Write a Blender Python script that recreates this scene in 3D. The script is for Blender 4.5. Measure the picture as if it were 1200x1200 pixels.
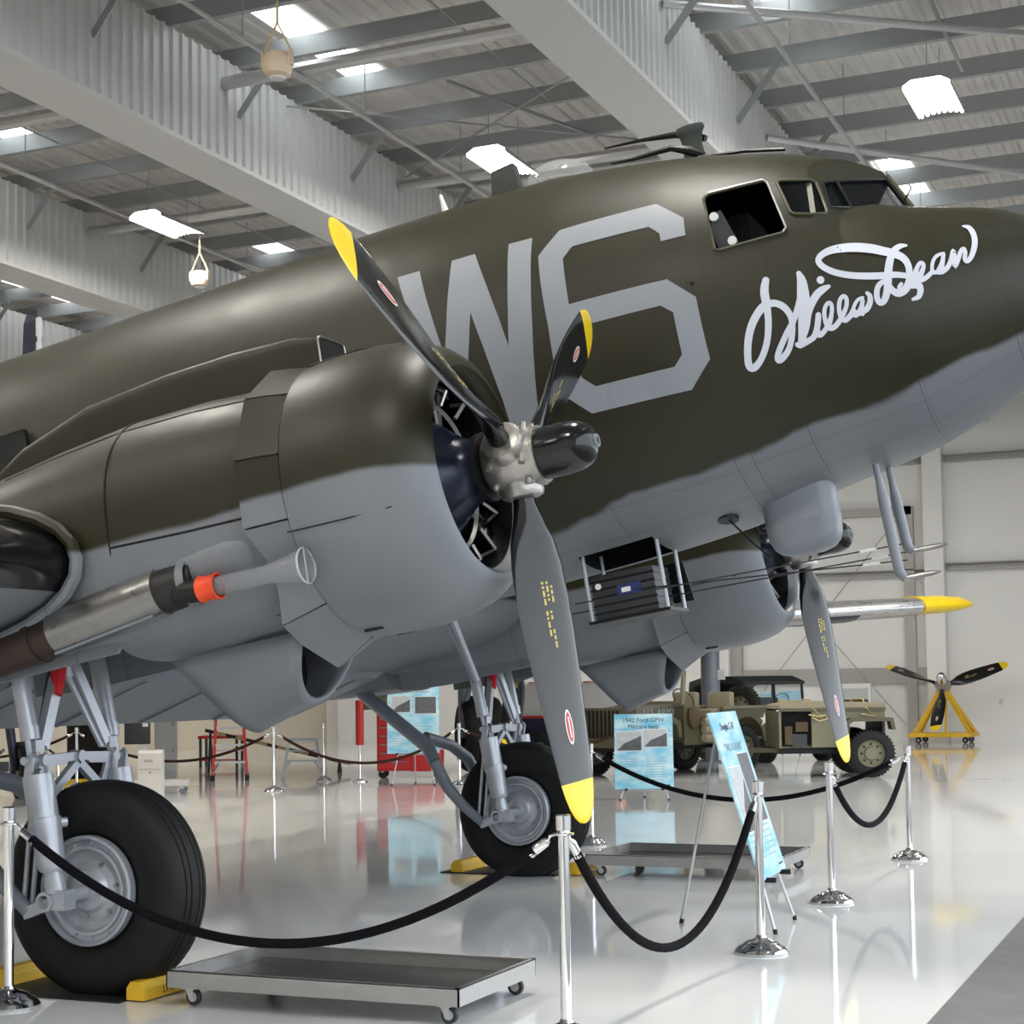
import bpy, bmesh, math, random
import numpy as np
from mathutils import Vector, Matrix
random.seed(7)
PI = math.pi
for o in list(bpy.data.objects):
    bpy.data.objects.remove(o)
SC = bpy.context.scene
COL = SC.collection

# ---------------------------------------------------------------- camera
def cam_axes(yaw, pitch, roll):
    f = Vector((-math.sin(yaw)*math.cos(pitch), math.cos(yaw)*math.cos(pitch), math.sin(pitch)))
    r = Vector((math.cos(yaw), math.sin(yaw), 0)); u = r.cross(f)
    c, s = math.cos(roll), math.sin(roll)
    return c*r+s*u, -s*r+c*u, f
cd = bpy.data.cameras.new('camera'); cam = bpy.data.objects.new('camera', cd); COL.objects.link(cam)
r_, u_, f_ = cam_axes(math.radians(23.447), math.radians(3.187), math.radians(-0.836))
cam.matrix_world = Matrix(((r_.x, u_.x, -f_.x, 5.499), (r_.y, u_.y, -f_.y, -10.162), (r_.z, u_.z, -f_.z, 1.568), (0, 0, 0, 1)))
cd.sensor_fit = 'HORIZONTAL'; cd.sensor_width = 36; cd.lens = 1964.38*36/1200
cd.shift_y = 95.58/1200; cd.clip_start = .05; cd.clip_end = 400
SC.camera = cam

# ---------------------------------------------------------------- world, light, exposure
w = bpy.data.worlds.new('overcast_sky'); SC.world = w; w.use_nodes = True
bg = w.node_tree.nodes['Background']; bg.inputs['Color'].default_value = (.86, .93, 1, 1); bg.inputs['Strength'].default_value = 2.3
SC.view_settings.view_transform = 'Standard'; SC.view_settings.look = 'None'
SC.view_settings.gamma = 1; SC.view_settings.use_curve_mapping = False
SC.view_settings.exposure = 0.42
SC.cycles.use_denoising = True
SC.cycles.max_bounces = 10; SC.cycles.diffuse_bounces = 5; SC.cycles.glossy_bounces = 5; SC.cycles.transmission_bounces = 6
SC.cycles.caustics_reflective = False; SC.cycles.caustics_refractive = False
SC.cycles.sample_clamp_indirect = 6
def portal(name, loc, rot, sx, sy):
    ld = bpy.data.lights.new(name, 'AREA'); ld.shape = 'RECTANGLE'; ld.size = sx; ld.size_y = sy
    ld.cycles.is_portal = True
    o = bpy.data.objects.new(name, ld); COL.objects.link(o); o.location = loc; o.rotation_euler = rot
    return o
portal('hangar_door_daylight', (8.9, 4, 4.3), (0, PI/2, 0), 8.4, 37)   # the open hangar doors ahead of the airplane's nose

# ---------------------------------------------------------------- materials
def mat(name, col, rough=.5, metal=0, var=0, vscale=6, bump=0, bscale=40, coat=0, emit=None, spec=None, alpha=None, trans=None, rvar=0):
    m = bpy.data.materials.new(name); m.use_nodes = True
    nt = m.node_tree; b = nt.nodes['Principled BSDF']
    b.inputs['Base Color'].default_value = (*col, 1); b.inputs['Roughness'].default_value = rough; b.inputs['Metallic'].default_value = metal
    if coat: b.inputs['Coat Weight'].default_value = coat; b.inputs['Coat Roughness'].default_value = .1
    if spec is not None: b.inputs['Specular IOR Level'].default_value = spec
    if emit: b.inputs['Emission Color'].default_value = (*emit[:3], 1); b.inputs['Emission Strength'].default_value = emit[3]
    if alpha is not None: b.inputs['Alpha'].default_value = alpha
    if trans is not None: b.inputs['Transmission Weight'].default_value = trans
    if var or bump or rvar:
        tc = nt.nodes.new('ShaderNodeTexCoord')
    if var or rvar:
        n = nt.nodes.new('ShaderNodeTexNoise'); n.inputs['Scale'].default_value = vscale; n.inputs['Detail'].default_value = 5
        nt.links.new(tc.outputs['Object'], n.inputs['Vector'])
    if var:
        mx = nt.nodes.new('ShaderNodeMix'); mx.data_type = 'RGBA'
        mx.inputs[6].default_value = (*[c*(1-var) for c in col], 1); mx.inputs[7].default_value = (*[min(1, c*(1+var)) for c in col], 1)
        nt.links.new(n.outputs['Fac'], mx.inputs[0]); nt.links.new(mx.outputs[2], b.inputs['Base Color'])
    if rvar:
        mr = nt.nodes.new('ShaderNodeMapRange'); mr.inputs[1].default_value = .3; mr.inputs[2].default_value = .7
        mr.inputs[3].default_value = max(.02, rough-rvar); mr.inputs[4].default_value = rough+rvar
        nt.links.new(n.outputs['Fac'], mr.inputs[0]); nt.links.new(mr.outputs[0], b.inputs['Roughness'])
    if bump:
        n2 = nt.nodes.new('ShaderNodeTexNoise'); n2.inputs['Scale'].default_value = bscale; n2.inputs['Detail'].default_value = 3
        nt.links.new(tc.outputs['Object'], n2.inputs['Vector'])
        bp = nt.nodes.new('ShaderNodeBump'); bp.inputs['Strength'].default_value = bump; bp.inputs['Distance'].default_value = .01
        nt.links.new(n2.outputs['Fac'], bp.inputs['Height']); nt.links.new(bp.outputs['Normal'], b.inputs['Normal'])
    return m

def paint(name, curve, wob=.02, stations=(), longs=(), zc=1.0, rough=.42):
    """olive drab over neutral grey: the dividing height follows curve [(x,z),...] in the airplane's own frame,
    with skin seams at x stations and along lines at the given angles about the axis height zc, both with rivets"""
    m = bpy.data.materials.new(name); m.use_nodes = True; nt = m.node_tree; N = nt.nodes; L = nt.links
    b = N['Principled BSDF']
    def math_(op, a, c=None, d=None):
        n = N.new('ShaderNodeMath'); n.operation = op
        for i, v in enumerate((a, c, d)):
            if v is None: continue
            if isinstance(v, (int, float)): n.inputs[i].default_value = v
            else: L.new(v, n.inputs[i])
        return n.outputs[0]
    tc = N.new('ShaderNodeTexCoord'); sp = N.new('ShaderNodeSeparateXYZ'); L.new(tc.outputs['Object'], sp.inputs[0])
    X, Y, Z = sp.outputs
    x0, x1 = curve[0][0], curve[-1][0]; z0 = min(c[1] for c in curve); z1 = max(c[1] for c in curve)+1e-3
    fc = N.new('ShaderNodeFloatCurve'); cm = fc.mapping.curves[0]
    pts = [((x-x0)/(x1-x0), (z-z0)/(z1-z0)) for x, z in curve]
    cm.points[0].location = pts[0]; cm.points[1].location = pts[-1]
    for p in pts[1:-1]: cm.points.new(*p)
    for p in cm.points: p.handle_type = 'VECTOR'
    fc.mapping.update()
    mr = N.new('ShaderNodeMapRange'); mr.inputs[1].default_value = x0; mr.inputs[2].default_value = x1
    L.new(X, mr.inputs[0]); L.new(mr.outputs[0], fc.inputs['Value'])
    thr = math_('MULTIPLY_ADD', fc.outputs[0], z1-z0, z0)
    n = N.new('ShaderNodeTexNoise'); n.inputs['Scale'].default_value = 3.2; n.inputs['Detail'].default_value = 2; L.new(tc.outputs['Object'], n.inputs['Vector'])
    wb = math_('MULTIPLY_ADD', n.outputs['Fac'], wob*4, -wob*2)
    d = math_('SUBTRACT', math_('ADD', Z, wb), thr)
    ms = N.new('ShaderNodeMapRange'); ms.interpolation_type = 'SMOOTHSTEP'; ms.inputs[1].default_value = -.018; ms.inputs[2].default_value = .018
    L.new(d, ms.inputs[0])
    n2 = N.new('ShaderNodeTexNoise'); n2.inputs['Scale'].default_value = 2.4; n2.inputs['Detail'].default_value = 7; L.new(tc.outputs['Object'], n2.inputs['Vector'])
    def ramp2(c0, c1):
        x = N.new('ShaderNodeMix'); x.data_type = 'RGBA'; x.inputs[6].default_value = (*c0, 1); x.inputs[7].default_value = (*c1, 1)
        L.new(n2.outputs['Fac'], x.inputs[0]); return x.outputs[2]
    mx = N.new('ShaderNodeMix'); mx.data_type = 'RGBA'; L.new(ms.outputs[0], mx.inputs[0])
    L.new(ramp2((.152, .163, .180), (.196, .207, .224)), mx.inputs[6]); L.new(ramp2((.0148, .0136, .0050), (.0255, .0232, .0088)), mx.inputs[7])
    # seams
    seam = None; riv = None
    def near(v, t, wd): return math_('LESS_THAN', math_('ABSOLUTE', math_('SUBTRACT', v, t)), wd)
    ang = math_('ARCTAN2', math_('SUBTRACT', Z, zc), math_('ABSOLUTE', Y))
    dota = math_('LESS_THAN', math_('PINGPONG', ang, .011), .004)
    dotx = math_('LESS_THAN', math_('PINGPONG', X, .0125), .0045)
    for s in stations:
        k = near(X, s, .0022); seam = k if seam is None else math_('MAXIMUM', seam, k)
        k = math_('MULTIPLY', near(X, s+.022, .0045), dota); riv = k if riv is None else math_('MAXIMUM', riv, k)
    for a in longs:
        k = near(ang, a, .0016); seam = k if seam is None else math_('MAXIMUM', seam, k)
        k = math_('MULTIPLY', near(ang, a+.02, .0036), dotx); riv = k if riv is None else math_('MAXIMUM', riv, k)
    out = mx.outputs[2]
    if seam is not None:
        s2 = N.new('ShaderNodeMix'); s2.data_type = 'RGBA'; s2.blend_type = 'MULTIPLY'
        L.new(math_('MAXIMUM', math_('MULTIPLY', seam, .75), math_('MULTIPLY', riv, .42)), s2.inputs[0]); L.new(out, s2.inputs[6]); s2.inputs[7].default_value = (.25, .25, .25, 1); out = s2.outputs[2]
    L.new(out, b.inputs['Base Color']); b.inputs['Specular IOR Level'].default_value = .38
    rr = N.new('ShaderNodeMapRange'); rr.inputs[3].default_value = rough-.08; rr.inputs[4].default_value = rough+.12; L.new(n2.outputs['Fac'], rr.inputs[0]); L.new(rr.outputs[0], b.inputs['Roughness'])
    n3 = N.new('ShaderNodeTexNoise'); n3.inputs['Scale'].default_value = 5; n3.inputs['Detail'].default_value = 2; L.new(tc.outputs['Object'], n3.inputs['Vector'])
    bp = N.new('ShaderNodeBump'); bp.inputs['Strength'].default_value = .25; bp.inputs['Distance'].default_value = .012; L.new(n3.outputs['Fac'], bp.inputs['Height']); L.new(bp.outputs['Normal'], b.inputs['Normal'])
    return m

M = {}
M['floor'] = mat('floor_epoxy', (.82, .82, .815), .06, var=.025, vscale=1.2, rvar=.012)
M['concrete'] = mat('concrete', (.145, .145, .145), .62, var=.25, vscale=5, bump=.25, bscale=60)
M['apron'] = mat('apron_concrete', (.33, .33, .32), .8, var=.1, vscale=.7)
M['wall'] = mat('wall_paint', (.82, .815, .80), .7, var=.02, vscale=.6)
M['wall_cream'] = mat('wall_cream', (.66, .60, .49), .7, var=.03, vscale=.6)
M['clad'] = mat('white_cladding', (.63, .63, .62), .42, var=.03, vscale=.5)
M['deck'] = mat('roof_deck', (.70, .675, .645), .6, var=.05, vscale=.4)
M['steel_roof'] = mat('galvanised_purlin', (.36, .38, .385), .42, .3, var=.14, vscale=2)
M['steel_light'] = mat('galvanised_pipe', (.52, .52, .52), .35, .6, var=.08, vscale=3)
M['girt'] = mat('grey_girt', (.42, .41, .39), .5, .2)
M['sky_panel'] = mat('skylight_panel', (.9, .95, 1), .5, emit=(.93, .98, 1, 3.2))
M['tube_light'] = mat('fluorescent_tube', (1, 1, 1), .4, emit=(1, .95, .85, 14))
M['white'] = mat('white_enamel', (.75, .75, .74), .4)
M['black'] = mat('black_paint', (.008, .008, .009), .4, spec=.3)
M['blackgloss'] = mat('black_gloss', (.006, .006, .007), .15, rvar=.05, vscale=9)
M['rubber'] = mat('tire_rubber', (.011, .011, .011), .6, spec=.25, var=.25, vscale=14, bump=.12, bscale=90)
M['chrome'] = mat('chrome', (.82, .82, .83), .06, 1)
M['rope'] = mat('black_velvet', (.006, .0055, .007), .9, spec=.1, bump=.4, bscale=160)
M['rope_brown'] = mat('brown_velvet', (.04, .02, .014), .9, spec=.1, bump=.4, bscale=160)
M['gear'] = mat('gear_grey', (.40, .42, .46), .3, .35, var=.06, vscale=8)
M['gear_dark'] = mat('strut_grey', (.20, .22, .25), .4, .1, var=.1, vscale=8)
M['alu'] = mat('cast_aluminium', (.40, .38, .35), .36, .85, var=.25, vscale=22, bump=.15, bscale=60)
M['steel'] = mat('brushed_steel', (.34, .33, .315), .33, .9, var=.2, vscale=7, rvar=.08)
M['galv'] = mat('galvanised_sheet', (.40, .39, .38), .38, .75, var=.22, vscale=9, rvar=.1)
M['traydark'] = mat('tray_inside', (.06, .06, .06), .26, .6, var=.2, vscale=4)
M['yellow'] = mat('yellow_paint', (.76, .46, .015), .42, var=.08, vscale=8)
M['tip'] = mat('tip_yellow', (.86, .60, .01), .3)
M['red'] = mat('red_paint', (.50, .018, .02), .35, var=.08)
M['redcloth'] = mat('red_streamer', (.55, .012, .02), .7, bump=.3, bscale=60)
M['olive'] = mat('vehicle_olive', (.075, .070, .038), .5, var=.14, vscale=6)
M['olive_light'] = mat('vehicle_khaki', (.165, .153, .095), .55, var=.12, vscale=6)
M['canvas_dark'] = mat('dark_green_canvas', (.030, .036, .030), .8, var=.1, bump=.2, bscale=80)
M['canvas'] = mat('khaki_canvas', (.27, .235, .155), .85, var=.12, vscale=9, bump=.3, bscale=50)
M['brownseat'] = mat('brown_canvas', (.075, .05, .025), .8, var=.15)
M['silver'] = mat('bare_aluminium', (.55, .55, .56), .3, .85, var=.08, vscale=4, rvar=.06)
M['navy'] = mat('navy_paint', (.012, .014, .04), .35)
M['offwhite'] = mat('off_white_paint', (.66, .62, .57), .38)
M['grey'] = mat('neutral_grey', (.2, .215, .24), .4, var=.1, vscale=5)
M['plate'] = mat('grey_plastic', (.028, .029, .032), .5)
M['glass'] = mat('clear_glass', (.02, .024, .024), .02, alpha=.3, spec=.6)
M['plexi'] = mat('plexiglass', (.55, .56, .56), .05, alpha=.3, spec=.9)
M['plastic'] = mat('cloudy_plastic', (.30, .31, .33), .22, alpha=.5)
M['plasticrim'] = mat('plastic_rim', (.45, .46, .48), .3)
M['orange'] = mat('orange_clamp', (.80, .07, .015), .45)
M['code'] = mat('light_grey_marking', (.265, .283, .315), .5, var=.05, vscale=7)
M['script'] = mat('white_marking', (.62, .64, .71), .5, var=.03)
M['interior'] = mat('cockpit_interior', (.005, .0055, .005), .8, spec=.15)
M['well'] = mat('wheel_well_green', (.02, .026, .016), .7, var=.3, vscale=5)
M['engine'] = mat('engine_black', (.012, .012, .014), .42, .4, var=.3, vscale=20)
M['engine_blue'] = mat('crankcase_blue', (.018, .025, .045), .26, .35, var=.4, vscale=9)
M['rust'] = mat('burnt_exhaust', (.075, .052, .042), .5, .7, var=.4, vscale=7)
M['carbon'] = mat('sooted_metal', (.03, .029, .028), .5, .5, var=.4, vscale=12)
M['beige'] = mat('beige_plastic', (.70, .56, .40), .5)
M['strap'] = mat('yellow_strap', (.62, .47, .22), .7)
M['stencil'] = mat('yellow_stencil', (.55, .42, .10), .5)
M['orange_lens'] = mat('amber_lens', (.75, .18, .01), .25)
M['mat_black'] = mat('black_mat', (.012, .012, .013), .55)
M['ink'] = mat('dark_blue_ink', (.03, .045, .09), .6)
M['ink_grey'] = mat('grey_ink', (.30, .38, .44), .6)
M['photo_dark'] = mat('photo_dark', (.10, .10, .11), .5, var=.6, vscale=28)
M['photo_light'] = mat('photo_light', (.50, .52, .52), .5, var=.3, vscale=30)
M['star'] = mat('white_star', (.75, .75, .72), .5)
M['blue'] = mat('blue_label', (.02, .035, .14), .4)
def sign_mat():
    m = bpy.data.materials.new('sky_blue_print'); m.use_nodes = True; nt = m.node_tree; b = nt.nodes['Principled BSDF']
    tc = nt.nodes.new('ShaderNodeTexCoord'); n = nt.nodes.new('ShaderNodeTexNoise'); n.inputs['Scale'].default_value = 3.2; n.inputs['Detail'].default_value = 6
    mp = nt.nodes.new('ShaderNodeMapping'); mp.inputs['Scale'].default_value = (1, 1, 2.6)
    nt.links.new(tc.outputs['Object'], mp.inputs[0]); nt.links.new(mp.outputs[0], n.inputs['Vector'])
    r = nt.nodes.new('ShaderNodeValToRGB'); e = r.color_ramp.elements
    e[0].position = .38; e[0].color = (.20, .55, .72, 1); e[1].position = .66; e[1].color = (.62, .80, .84, 1)
    nt.links.new(n.outputs['Fac'], r.inputs[0]); nt.links.new(r.outputs[0], b.inputs['Base Color']); b.inputs['Roughness'].default_value = .35
    return m
M['sign'] = sign_mat()

# ---------------------------------------------------------------- mesh helpers
def V(*a): return Vector(a)
def frame(d):
    d = Vector(d).normalized(); a = V(0, 0, 1) if abs(d.z) < .9 else V(1, 0, 0)
    x = d.cross(a).normalized(); return x, d.cross(x).normalized(), d
class MB:
    def __init__(s): s.v = []; s.f = []; s.m = []
    def add(s, vs, fs, mi=0):
        k = len(s.v); s.v += [tuple(p) for p in vs]; s.f += [tuple(i+k for i in f) for f in fs]; s.m += [mi]*len(fs); return s
    def box(s, c, d, R=None, mi=0):
        R = R or Matrix.Identity(3); c = Vector(c); x, y, z = d[0]/2, d[1]/2, d[2]/2
        vs = [c+R@V(i*x, j*y, k*z) for k in (-1, 1) for j in (-1, 1) for i in (-1, 1)]
        return s.add(vs, [(0, 2, 3, 1), (4, 5, 7, 6), (0, 1, 5, 4), (2, 6, 7, 3), (0, 4, 6, 2), (1, 3, 7, 5)], mi)
    def bar(s, a, b, wx, wy, mi=0, up=(0, 0, 1)):
        a, b = Vector(a), Vector(b); d = (b-a).normalized(); u = Vector(up)
        x = d.cross(u); x = x.normalized() if x.length > 1e-4 else V(1, 0, 0); y = x.cross(d)
        vs = [p+x*i*wx/2+y*j*wy/2 for p in (a, b) for i, j in ((-1, -1), (1, -1), (1, 1), (-1, 1))]
        return s.add(vs, [(0, 1, 2, 3), (7, 6, 5, 4), (0, 4, 5, 1), (1, 5, 6, 2), (2, 6, 7, 3), (3, 7, 4, 0)], mi)
    def tube(s, pts, r, n=12, mi=0, caps=True):
        pts = [Vector(p) for p in pts]; rs = r if isinstance(r, (list, tuple)) else [r]*len(pts)
        rings = []; x = None
        for i, p in enumerate(pts):
            d = (pts[min(i+1, len(pts)-1)]-pts[max(i-1, 0)])
            if d.length < 1e-9: d = V(0, 0, 1)
            d.normalize()
            if x is None: x, y, _ = frame(d)
            else: x = (x-d*x.dot(d)).normalized(); y = d.cross(x)
            rings.append([p+(x*math.cos(t)+y*math.sin(t))*rs[i] for t in [2*PI*k/n for k in range(n)]])
        return s.rings(rings, mi, caps)
    def rings(s, rings, mi=0, caps=True, closed=True):
        n = len(rings[0]); k = len(s.v); m = len(rings)
        s.v += [tuple(p) for r in rings for p in r]
        for i in range(m-1):
            for j in range(n if closed else n-1):
                a, b = k+i*n+j, k+i*n+(j+1) % n; s.f.append((a, b, b+n, a+n)); s.m.append(mi)
        if caps and closed:
            s.f.append(tuple(k+j for j in range(n))[::-1]); s.f.append(tuple(k+(m-1)*n+j for j in range(n))); s.m += [mi, mi]
        return s
    def lathe(s, prof, o=(0, 0, 0), d=(0, 0, 1), n=32, mi=0, caps=False):
        x, y, d = frame(d); o = Vector(o)
        return s.rings([[o+d*a+(x*math.cos(t)+y*math.sin(t))*max(r, 1e-4) for t in [2*PI*k/n for k in range(n)]] for a, r in prof], mi, caps)
    def prism(s, poly, o, x, y, t, mi=0):
        """polygon (u,v) in plane o,x,y extruded by t along x cross y, centred"""
        o, x, y = Vector(o), Vector(x).normalized(), Vector(y).normalized(); z = x.cross(y); n = len(poly)
        vs = [o+x*u+y*v+z*(t*k) for k in (-.5, .5) for u, v in poly]
        fs = [tuple(range(n))[::-1], tuple(range(n, 2*n))]+[(i, (i+1) % n, (i+1) % n+n, i+n) for i in range(n)]
        return s.add(vs, fs, mi)
    def sphere(s, c, r, n=16, m=10, mi=0, sc=(1, 1, 1)):
        c = Vector(c)
        return s.rings([[c+V(math.cos(t)*math.sin(p)*r*sc[0], math.sin(t)*math.sin(p)*r*sc[1], math.cos(p)*r*sc[2]) for t in [2*PI*k/n for k in range(n)]] for p in [1e-3+(PI-2e-3)*i/m for i in range(m+1)]][::-1], mi, False)
    def mesh(s, name):
        me = bpy.data.meshes.new(name); me.from_pydata(s.v, [], s.f)
        me.polygons.foreach_set('material_index', s.m); me.update(); return me
    def build(s, name, mats, parent=None, sm=35, recalc=True, bevel=0):
        me = s.mesh(name)
        return link(name, me, mats, parent, sm, recalc, bevel)
def link(name, me, mats, parent=None, sm=35, recalc=True, bevel=0):
    if not isinstance(mats, (list, tuple)): mats = [mats]
    for m in mats: me.materials.append(M[m] if isinstance(m, str) else m)
    if recalc or bevel:
        bm = bmesh.new(); bm.from_mesh(me)
        if recalc: bmesh.ops.recalc_face_normals(bm, faces=bm.faces)
        if bevel:
            ed = [e for e in bm.edges if len(e.link_faces) == 2 and e.calc_face_angle(0) > .6]
            bmesh.ops.bevel(bm, geom=ed, offset=bevel, segments=2, affect='EDGES', profile=.6)
        bm.to_mesh(me); bm.free()
    if sm:
        me.polygons.foreach_set('use_smooth', [True]*len(me.polygons)); me.set_sharp_from_angle(angle=math.radians(sm))
    o = bpy.data.objects.new(name, me); COL.objects.link(o)
    if parent is not None: o.parent = parent
    return o
def tag(o, label=None, cat=None, group=None, kind=None):
    if label: o['label'] = label
    if cat: o['category'] = cat
    if group: o['group'] = group
    if kind: o['kind'] = kind
    return o
def thing(name, label, cat, loc=(0, 0, 0), rz=0, group=None):
    o = bpy.data.objects.new(name, None); o.empty_display_size = .1; COL.objects.link(o)
    o.location = loc; o.rotation_euler = (0, 0, rz); return tag(o, label, cat, group)
def dup(src, loc=None, rz=None, label=None, parent=None):
    c = src.copy(); COL.objects.link(c); c.parent = parent
    if loc is not None: c.location = loc
    if rz is not None: c.rotation_euler = (0, 0, rz)
    if label: c['label'] = label
    for ch in list(src.children): dup(ch, parent=c)
    return c
def struct(o): o['kind'] = 'structure'; return o
def text_mesh(body, size, name, align='CENTER', ext=.0006):
    cu = bpy.data.curves.new(name, 'FONT'); cu.body = body; cu.size = size; cu.align_x = align; cu.align_y = 'CENTER'; cu.extrude = ext; cu.resolution_u = 2
    o = bpy.data.objects.new(name, cu); COL.objects.link(o)
    dg = bpy.context.evaluated_depsgraph_get(); me = bpy.data.meshes.new_from_object(o.evaluated_get(dg))
    bpy.data.objects.remove(o); bpy.data.curves.remove(cu); return me
def boolean(o, cutters):
    """cut the closed meshes in cutters out of o; cut faces keep the cutter's material index"""
    for c in cutters:
        c.parent = o.parent
        md = o.modifiers.new('cut', 'BOOLEAN'); md.operation = 'DIFFERENCE'; md.object = c; md.solver = 'EXACT'; md.material_mode = 'INDEX'
    dg = bpy.context.evaluated_depsgraph_get(); me = bpy.data.meshes.new_from_object(o.evaluated_get(dg), depsgraph=dg)
    o.modifiers.clear(); old = o.data; o.data = me; bpy.data.meshes.remove(old)
    for c in cutters: bpy.data.objects.remove(c)
    me.polygons.foreach_set('use_smooth', [True]*len(me.polygons)); me.set_sharp_from_angle(angle=math.radians(30))
# ================================================================ the hangar
HX0, HX1, HY0, HY1, HZ = -20.2, 9.0, -15.0, 34.7, 10.05
DX = 4.12                                                   # edge of the white epoxy
fl = MB().box(((HX0+DX)/2, (HY0+HY1)/2, -.1), (DX-HX0, HY1-HY0, .2)); struct(fl.build('floor', 'floor', sm=0))
st = MB().box(((DX+HX1)/2, (HY0+HY1)/2, -.1), (HX1-DX, HY1-HY0, .2)); struct(st.build('floor_door_strip', 'concrete', sm=0))
ap = MB().box((HX1+40, 5, -.12), (80, 150, .2)); struct(ap.build('apron_ground', 'apron', sm=0))
# back wall with columns, girts and rod bracing
wb_ = struct(MB().box(((HX0+HX1)/2, HY1+.15, HZ/2), (HX1-HX0, .3, HZ)).build('wall_back', 'wall', sm=0))
for cx in (-19.3, -13.6, -7.6, -1.76, 4.3):
    MB().box((cx, HY1-.22, HZ/2), (.5, .44, HZ)).build('column', 'wall', wb_, sm=0)
for x0, x1, z in ((-1.5, 4.05, 4.55), (4.55, HX1, 4.55), (-7.35, -2.0, 4.42), (-13.35, -7.85, 4.42), (-7.35, -2.0, 7.4), (-1.5, 4.05, 7.4)):
    MB().prism([(0, -.1), (.2, -.1), (.2, -.07), (.03, -.07), (.03, .07), (.2, .07), (.2, .1), (0, .1)], ((x0+x1)/2, HY1, z), (0, -1, 0), (0, 0, 1), x1-x0).build('girt', 'girt', wb_, sm=0)
for x0, x1, z in ((-7.35, -2.0, 1.72),):
    MB().box(((x0+x1)/2, HY1-.06, z), (x1-x0, .12, .42)).build('wall_rail', 'girt', wb_, sm=0)
MB().box((-2.45, HY1-.1, 3.1), (.26, .2, 6.2)).build('frame_post', 'girt', wb_, sm=0)
MB().box((-4.9, HY1-.1, 6.08), (5.1, .2, .22)).build('frame_header', 'girt', wb_, sm=0)
MB().box((-7.2, HY1-.1, 3.1), (.3, .2, 6.2)).build('frame_post', 'girt', wb_, sm=0)
for a, b in (((-7.3, .3), (-2.6, 6.0)), ((-7.3, 6.0), (-2.6, .4))):
    MB().tube([(a[0], HY1-.25, a[1]), (b[0], HY1-.25, b[1])], .016, 6).build('brace_rod', 'girt', wb_)
MB().box((-.22, HY1-.02, 1.0), (.09, .04, .14)).build('outlet_plate', 'offwhite', wb_, sm=0)
# left (cream) wall, corrugated above, right wall with the big door opening, wall behind the camera
wl = struct(MB().box((HX0-.15, (HY0+HY1)/2, HZ/2), (.3, HY1-HY0, HZ)).build('wall_left', 'wall_cream', sm=0))
def corrug(y0, y1, z0, z1, x, nx, pitch=.2, dep=.035):
    """corrugated sheet in the plane x, ribs upright, facing +x (nx=1) or -x"""
    mb = MB(); ys = []; y = y0
    while y < y1:
        ys += [(y, 0), (y+pitch*.55, 0), (y+pitch*.68, 1), (y+pitch*.87, 1)]; y += pitch
    vs = []; 
    for yy, k in ys: vs += [(x+nx*k*dep, min(yy, y1), z0), (x+nx*k*dep, min(yy, y1), z1)]
    return mb.add(vs, [(2*i, 2*i+1, 2*i+3, 2*i+2) for i in range(len(ys)-1)])
corrug(HY0, HY1, 4.2, HZ, HX0+.01, 1, .3).build('wall_cladding', 'clad', wl, sm=20, recalc=False)
wr = MB(); wr.box((HX1+.15, (HY0+HY1)/2, 9.3), (.3, HY1-HY0, 1.5)); wr.box((HX1+.15, HY0+.4, 4.3), (.3, .8, 8.6)); wr.box((HX1+.15, 28.6, 4.3), (.3, 12.2, 8.6))
struct(wr.build('wall_right', 'clad', sm=0))
struct(MB().box(((HX0+HX1)/2, HY0-.15, HZ/2), (HX1-HX0, .3, HZ)).build('wall_front', 'wall', sm=0))
for k, (a, b) in enumerate((((-7.35, HY1-.04), (-2.0, HY1-.04)),)):
    pass
# roof deck: ribs along the hangar, with skylight openings
def in_sky(x, y):
    return False
ce = MB(); xs = []; x = HX0
while x < HX1:
    xs += [(x, 0), (x+.10, 0), (x+.13, 1), (x+.20, 1)]; x += .23
vs = []
for xx, k in xs: vs += [(min(xx, HX1), HY0, HZ-.0-k*.035), (min(xx, HX1), HY1, HZ-k*.035)]
ce.add(vs, [(2*i, 2*i+2, 2*i+3, 2*i+1) for i in range(len(xs)-1)])
ce.box(((HX0+HX1)/2, (HY0+HY1)/2, HZ+.25), (HX1-HX0, HY1-HY0, .1))
ceil = struct(ce.build('ceiling', 'deck', sm=0, recalc=False))
# purlins
prof = [(0, 0), (.09, 0), (.09, .03), (.025, .03), (.025, .25), (0, .25)]
pm = None
for k in range(-15, 18):
    y = 8.03+1.5*k
    if y < HY0+.3 or y > HY1-.2: continue
    if pm is None:
        pm = MB().prism([(a-.045, b-.125) for a, b in prof], ((HX0+HX1)/2, 0, 9.755), (0, 1, 0), (0, 0, 1), HX1-HX0).build('purlin', 'steel_roof', ceil, sm=0)
        pm.location.y = y
    else:
        o = pm.copy(); COL.objects.link(o); o.location.y = y
# deep girders boxed in corrugated sheet
gx = [-18.3, -12.36, -6.48, -.70, 5.1]
g0 = None
for x in gx:
    if g0 is None:
        g0 = MB().box((0, (HY0+HY1)/2, 8.31), (.74, HY1-HY0, .06)).box((0, (HY0+HY1)/2, 8.98), (.62, HY1-HY0, 1.28)).build('girder', 'clad', ceil, sm=0)
        for s in (-1, 1): corrug(HY0, HY1, 8.34, 9.63, s*.325, s).build('girder_cladding', 'clad', g0, sm=20, recalc=False)
        g0.location.x = x
    else:
        dup(g0, (x, 0, 0), parent=ceil)
# flange braces between girder flank and purlin
for gi, side in ((1, 1), (2, 1), (3, 1), (0, 1)):
    for k in range(-2, 9):
        y = 8.03+3.0*k
        if side > 0: MB().bar((gx[gi]+.36, y-.06, 8.95), (gx[gi]+.95, y-.06, 9.68), .02, .09).build('flange_brace', 'steel_roof', ceil, sm=0)
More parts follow.
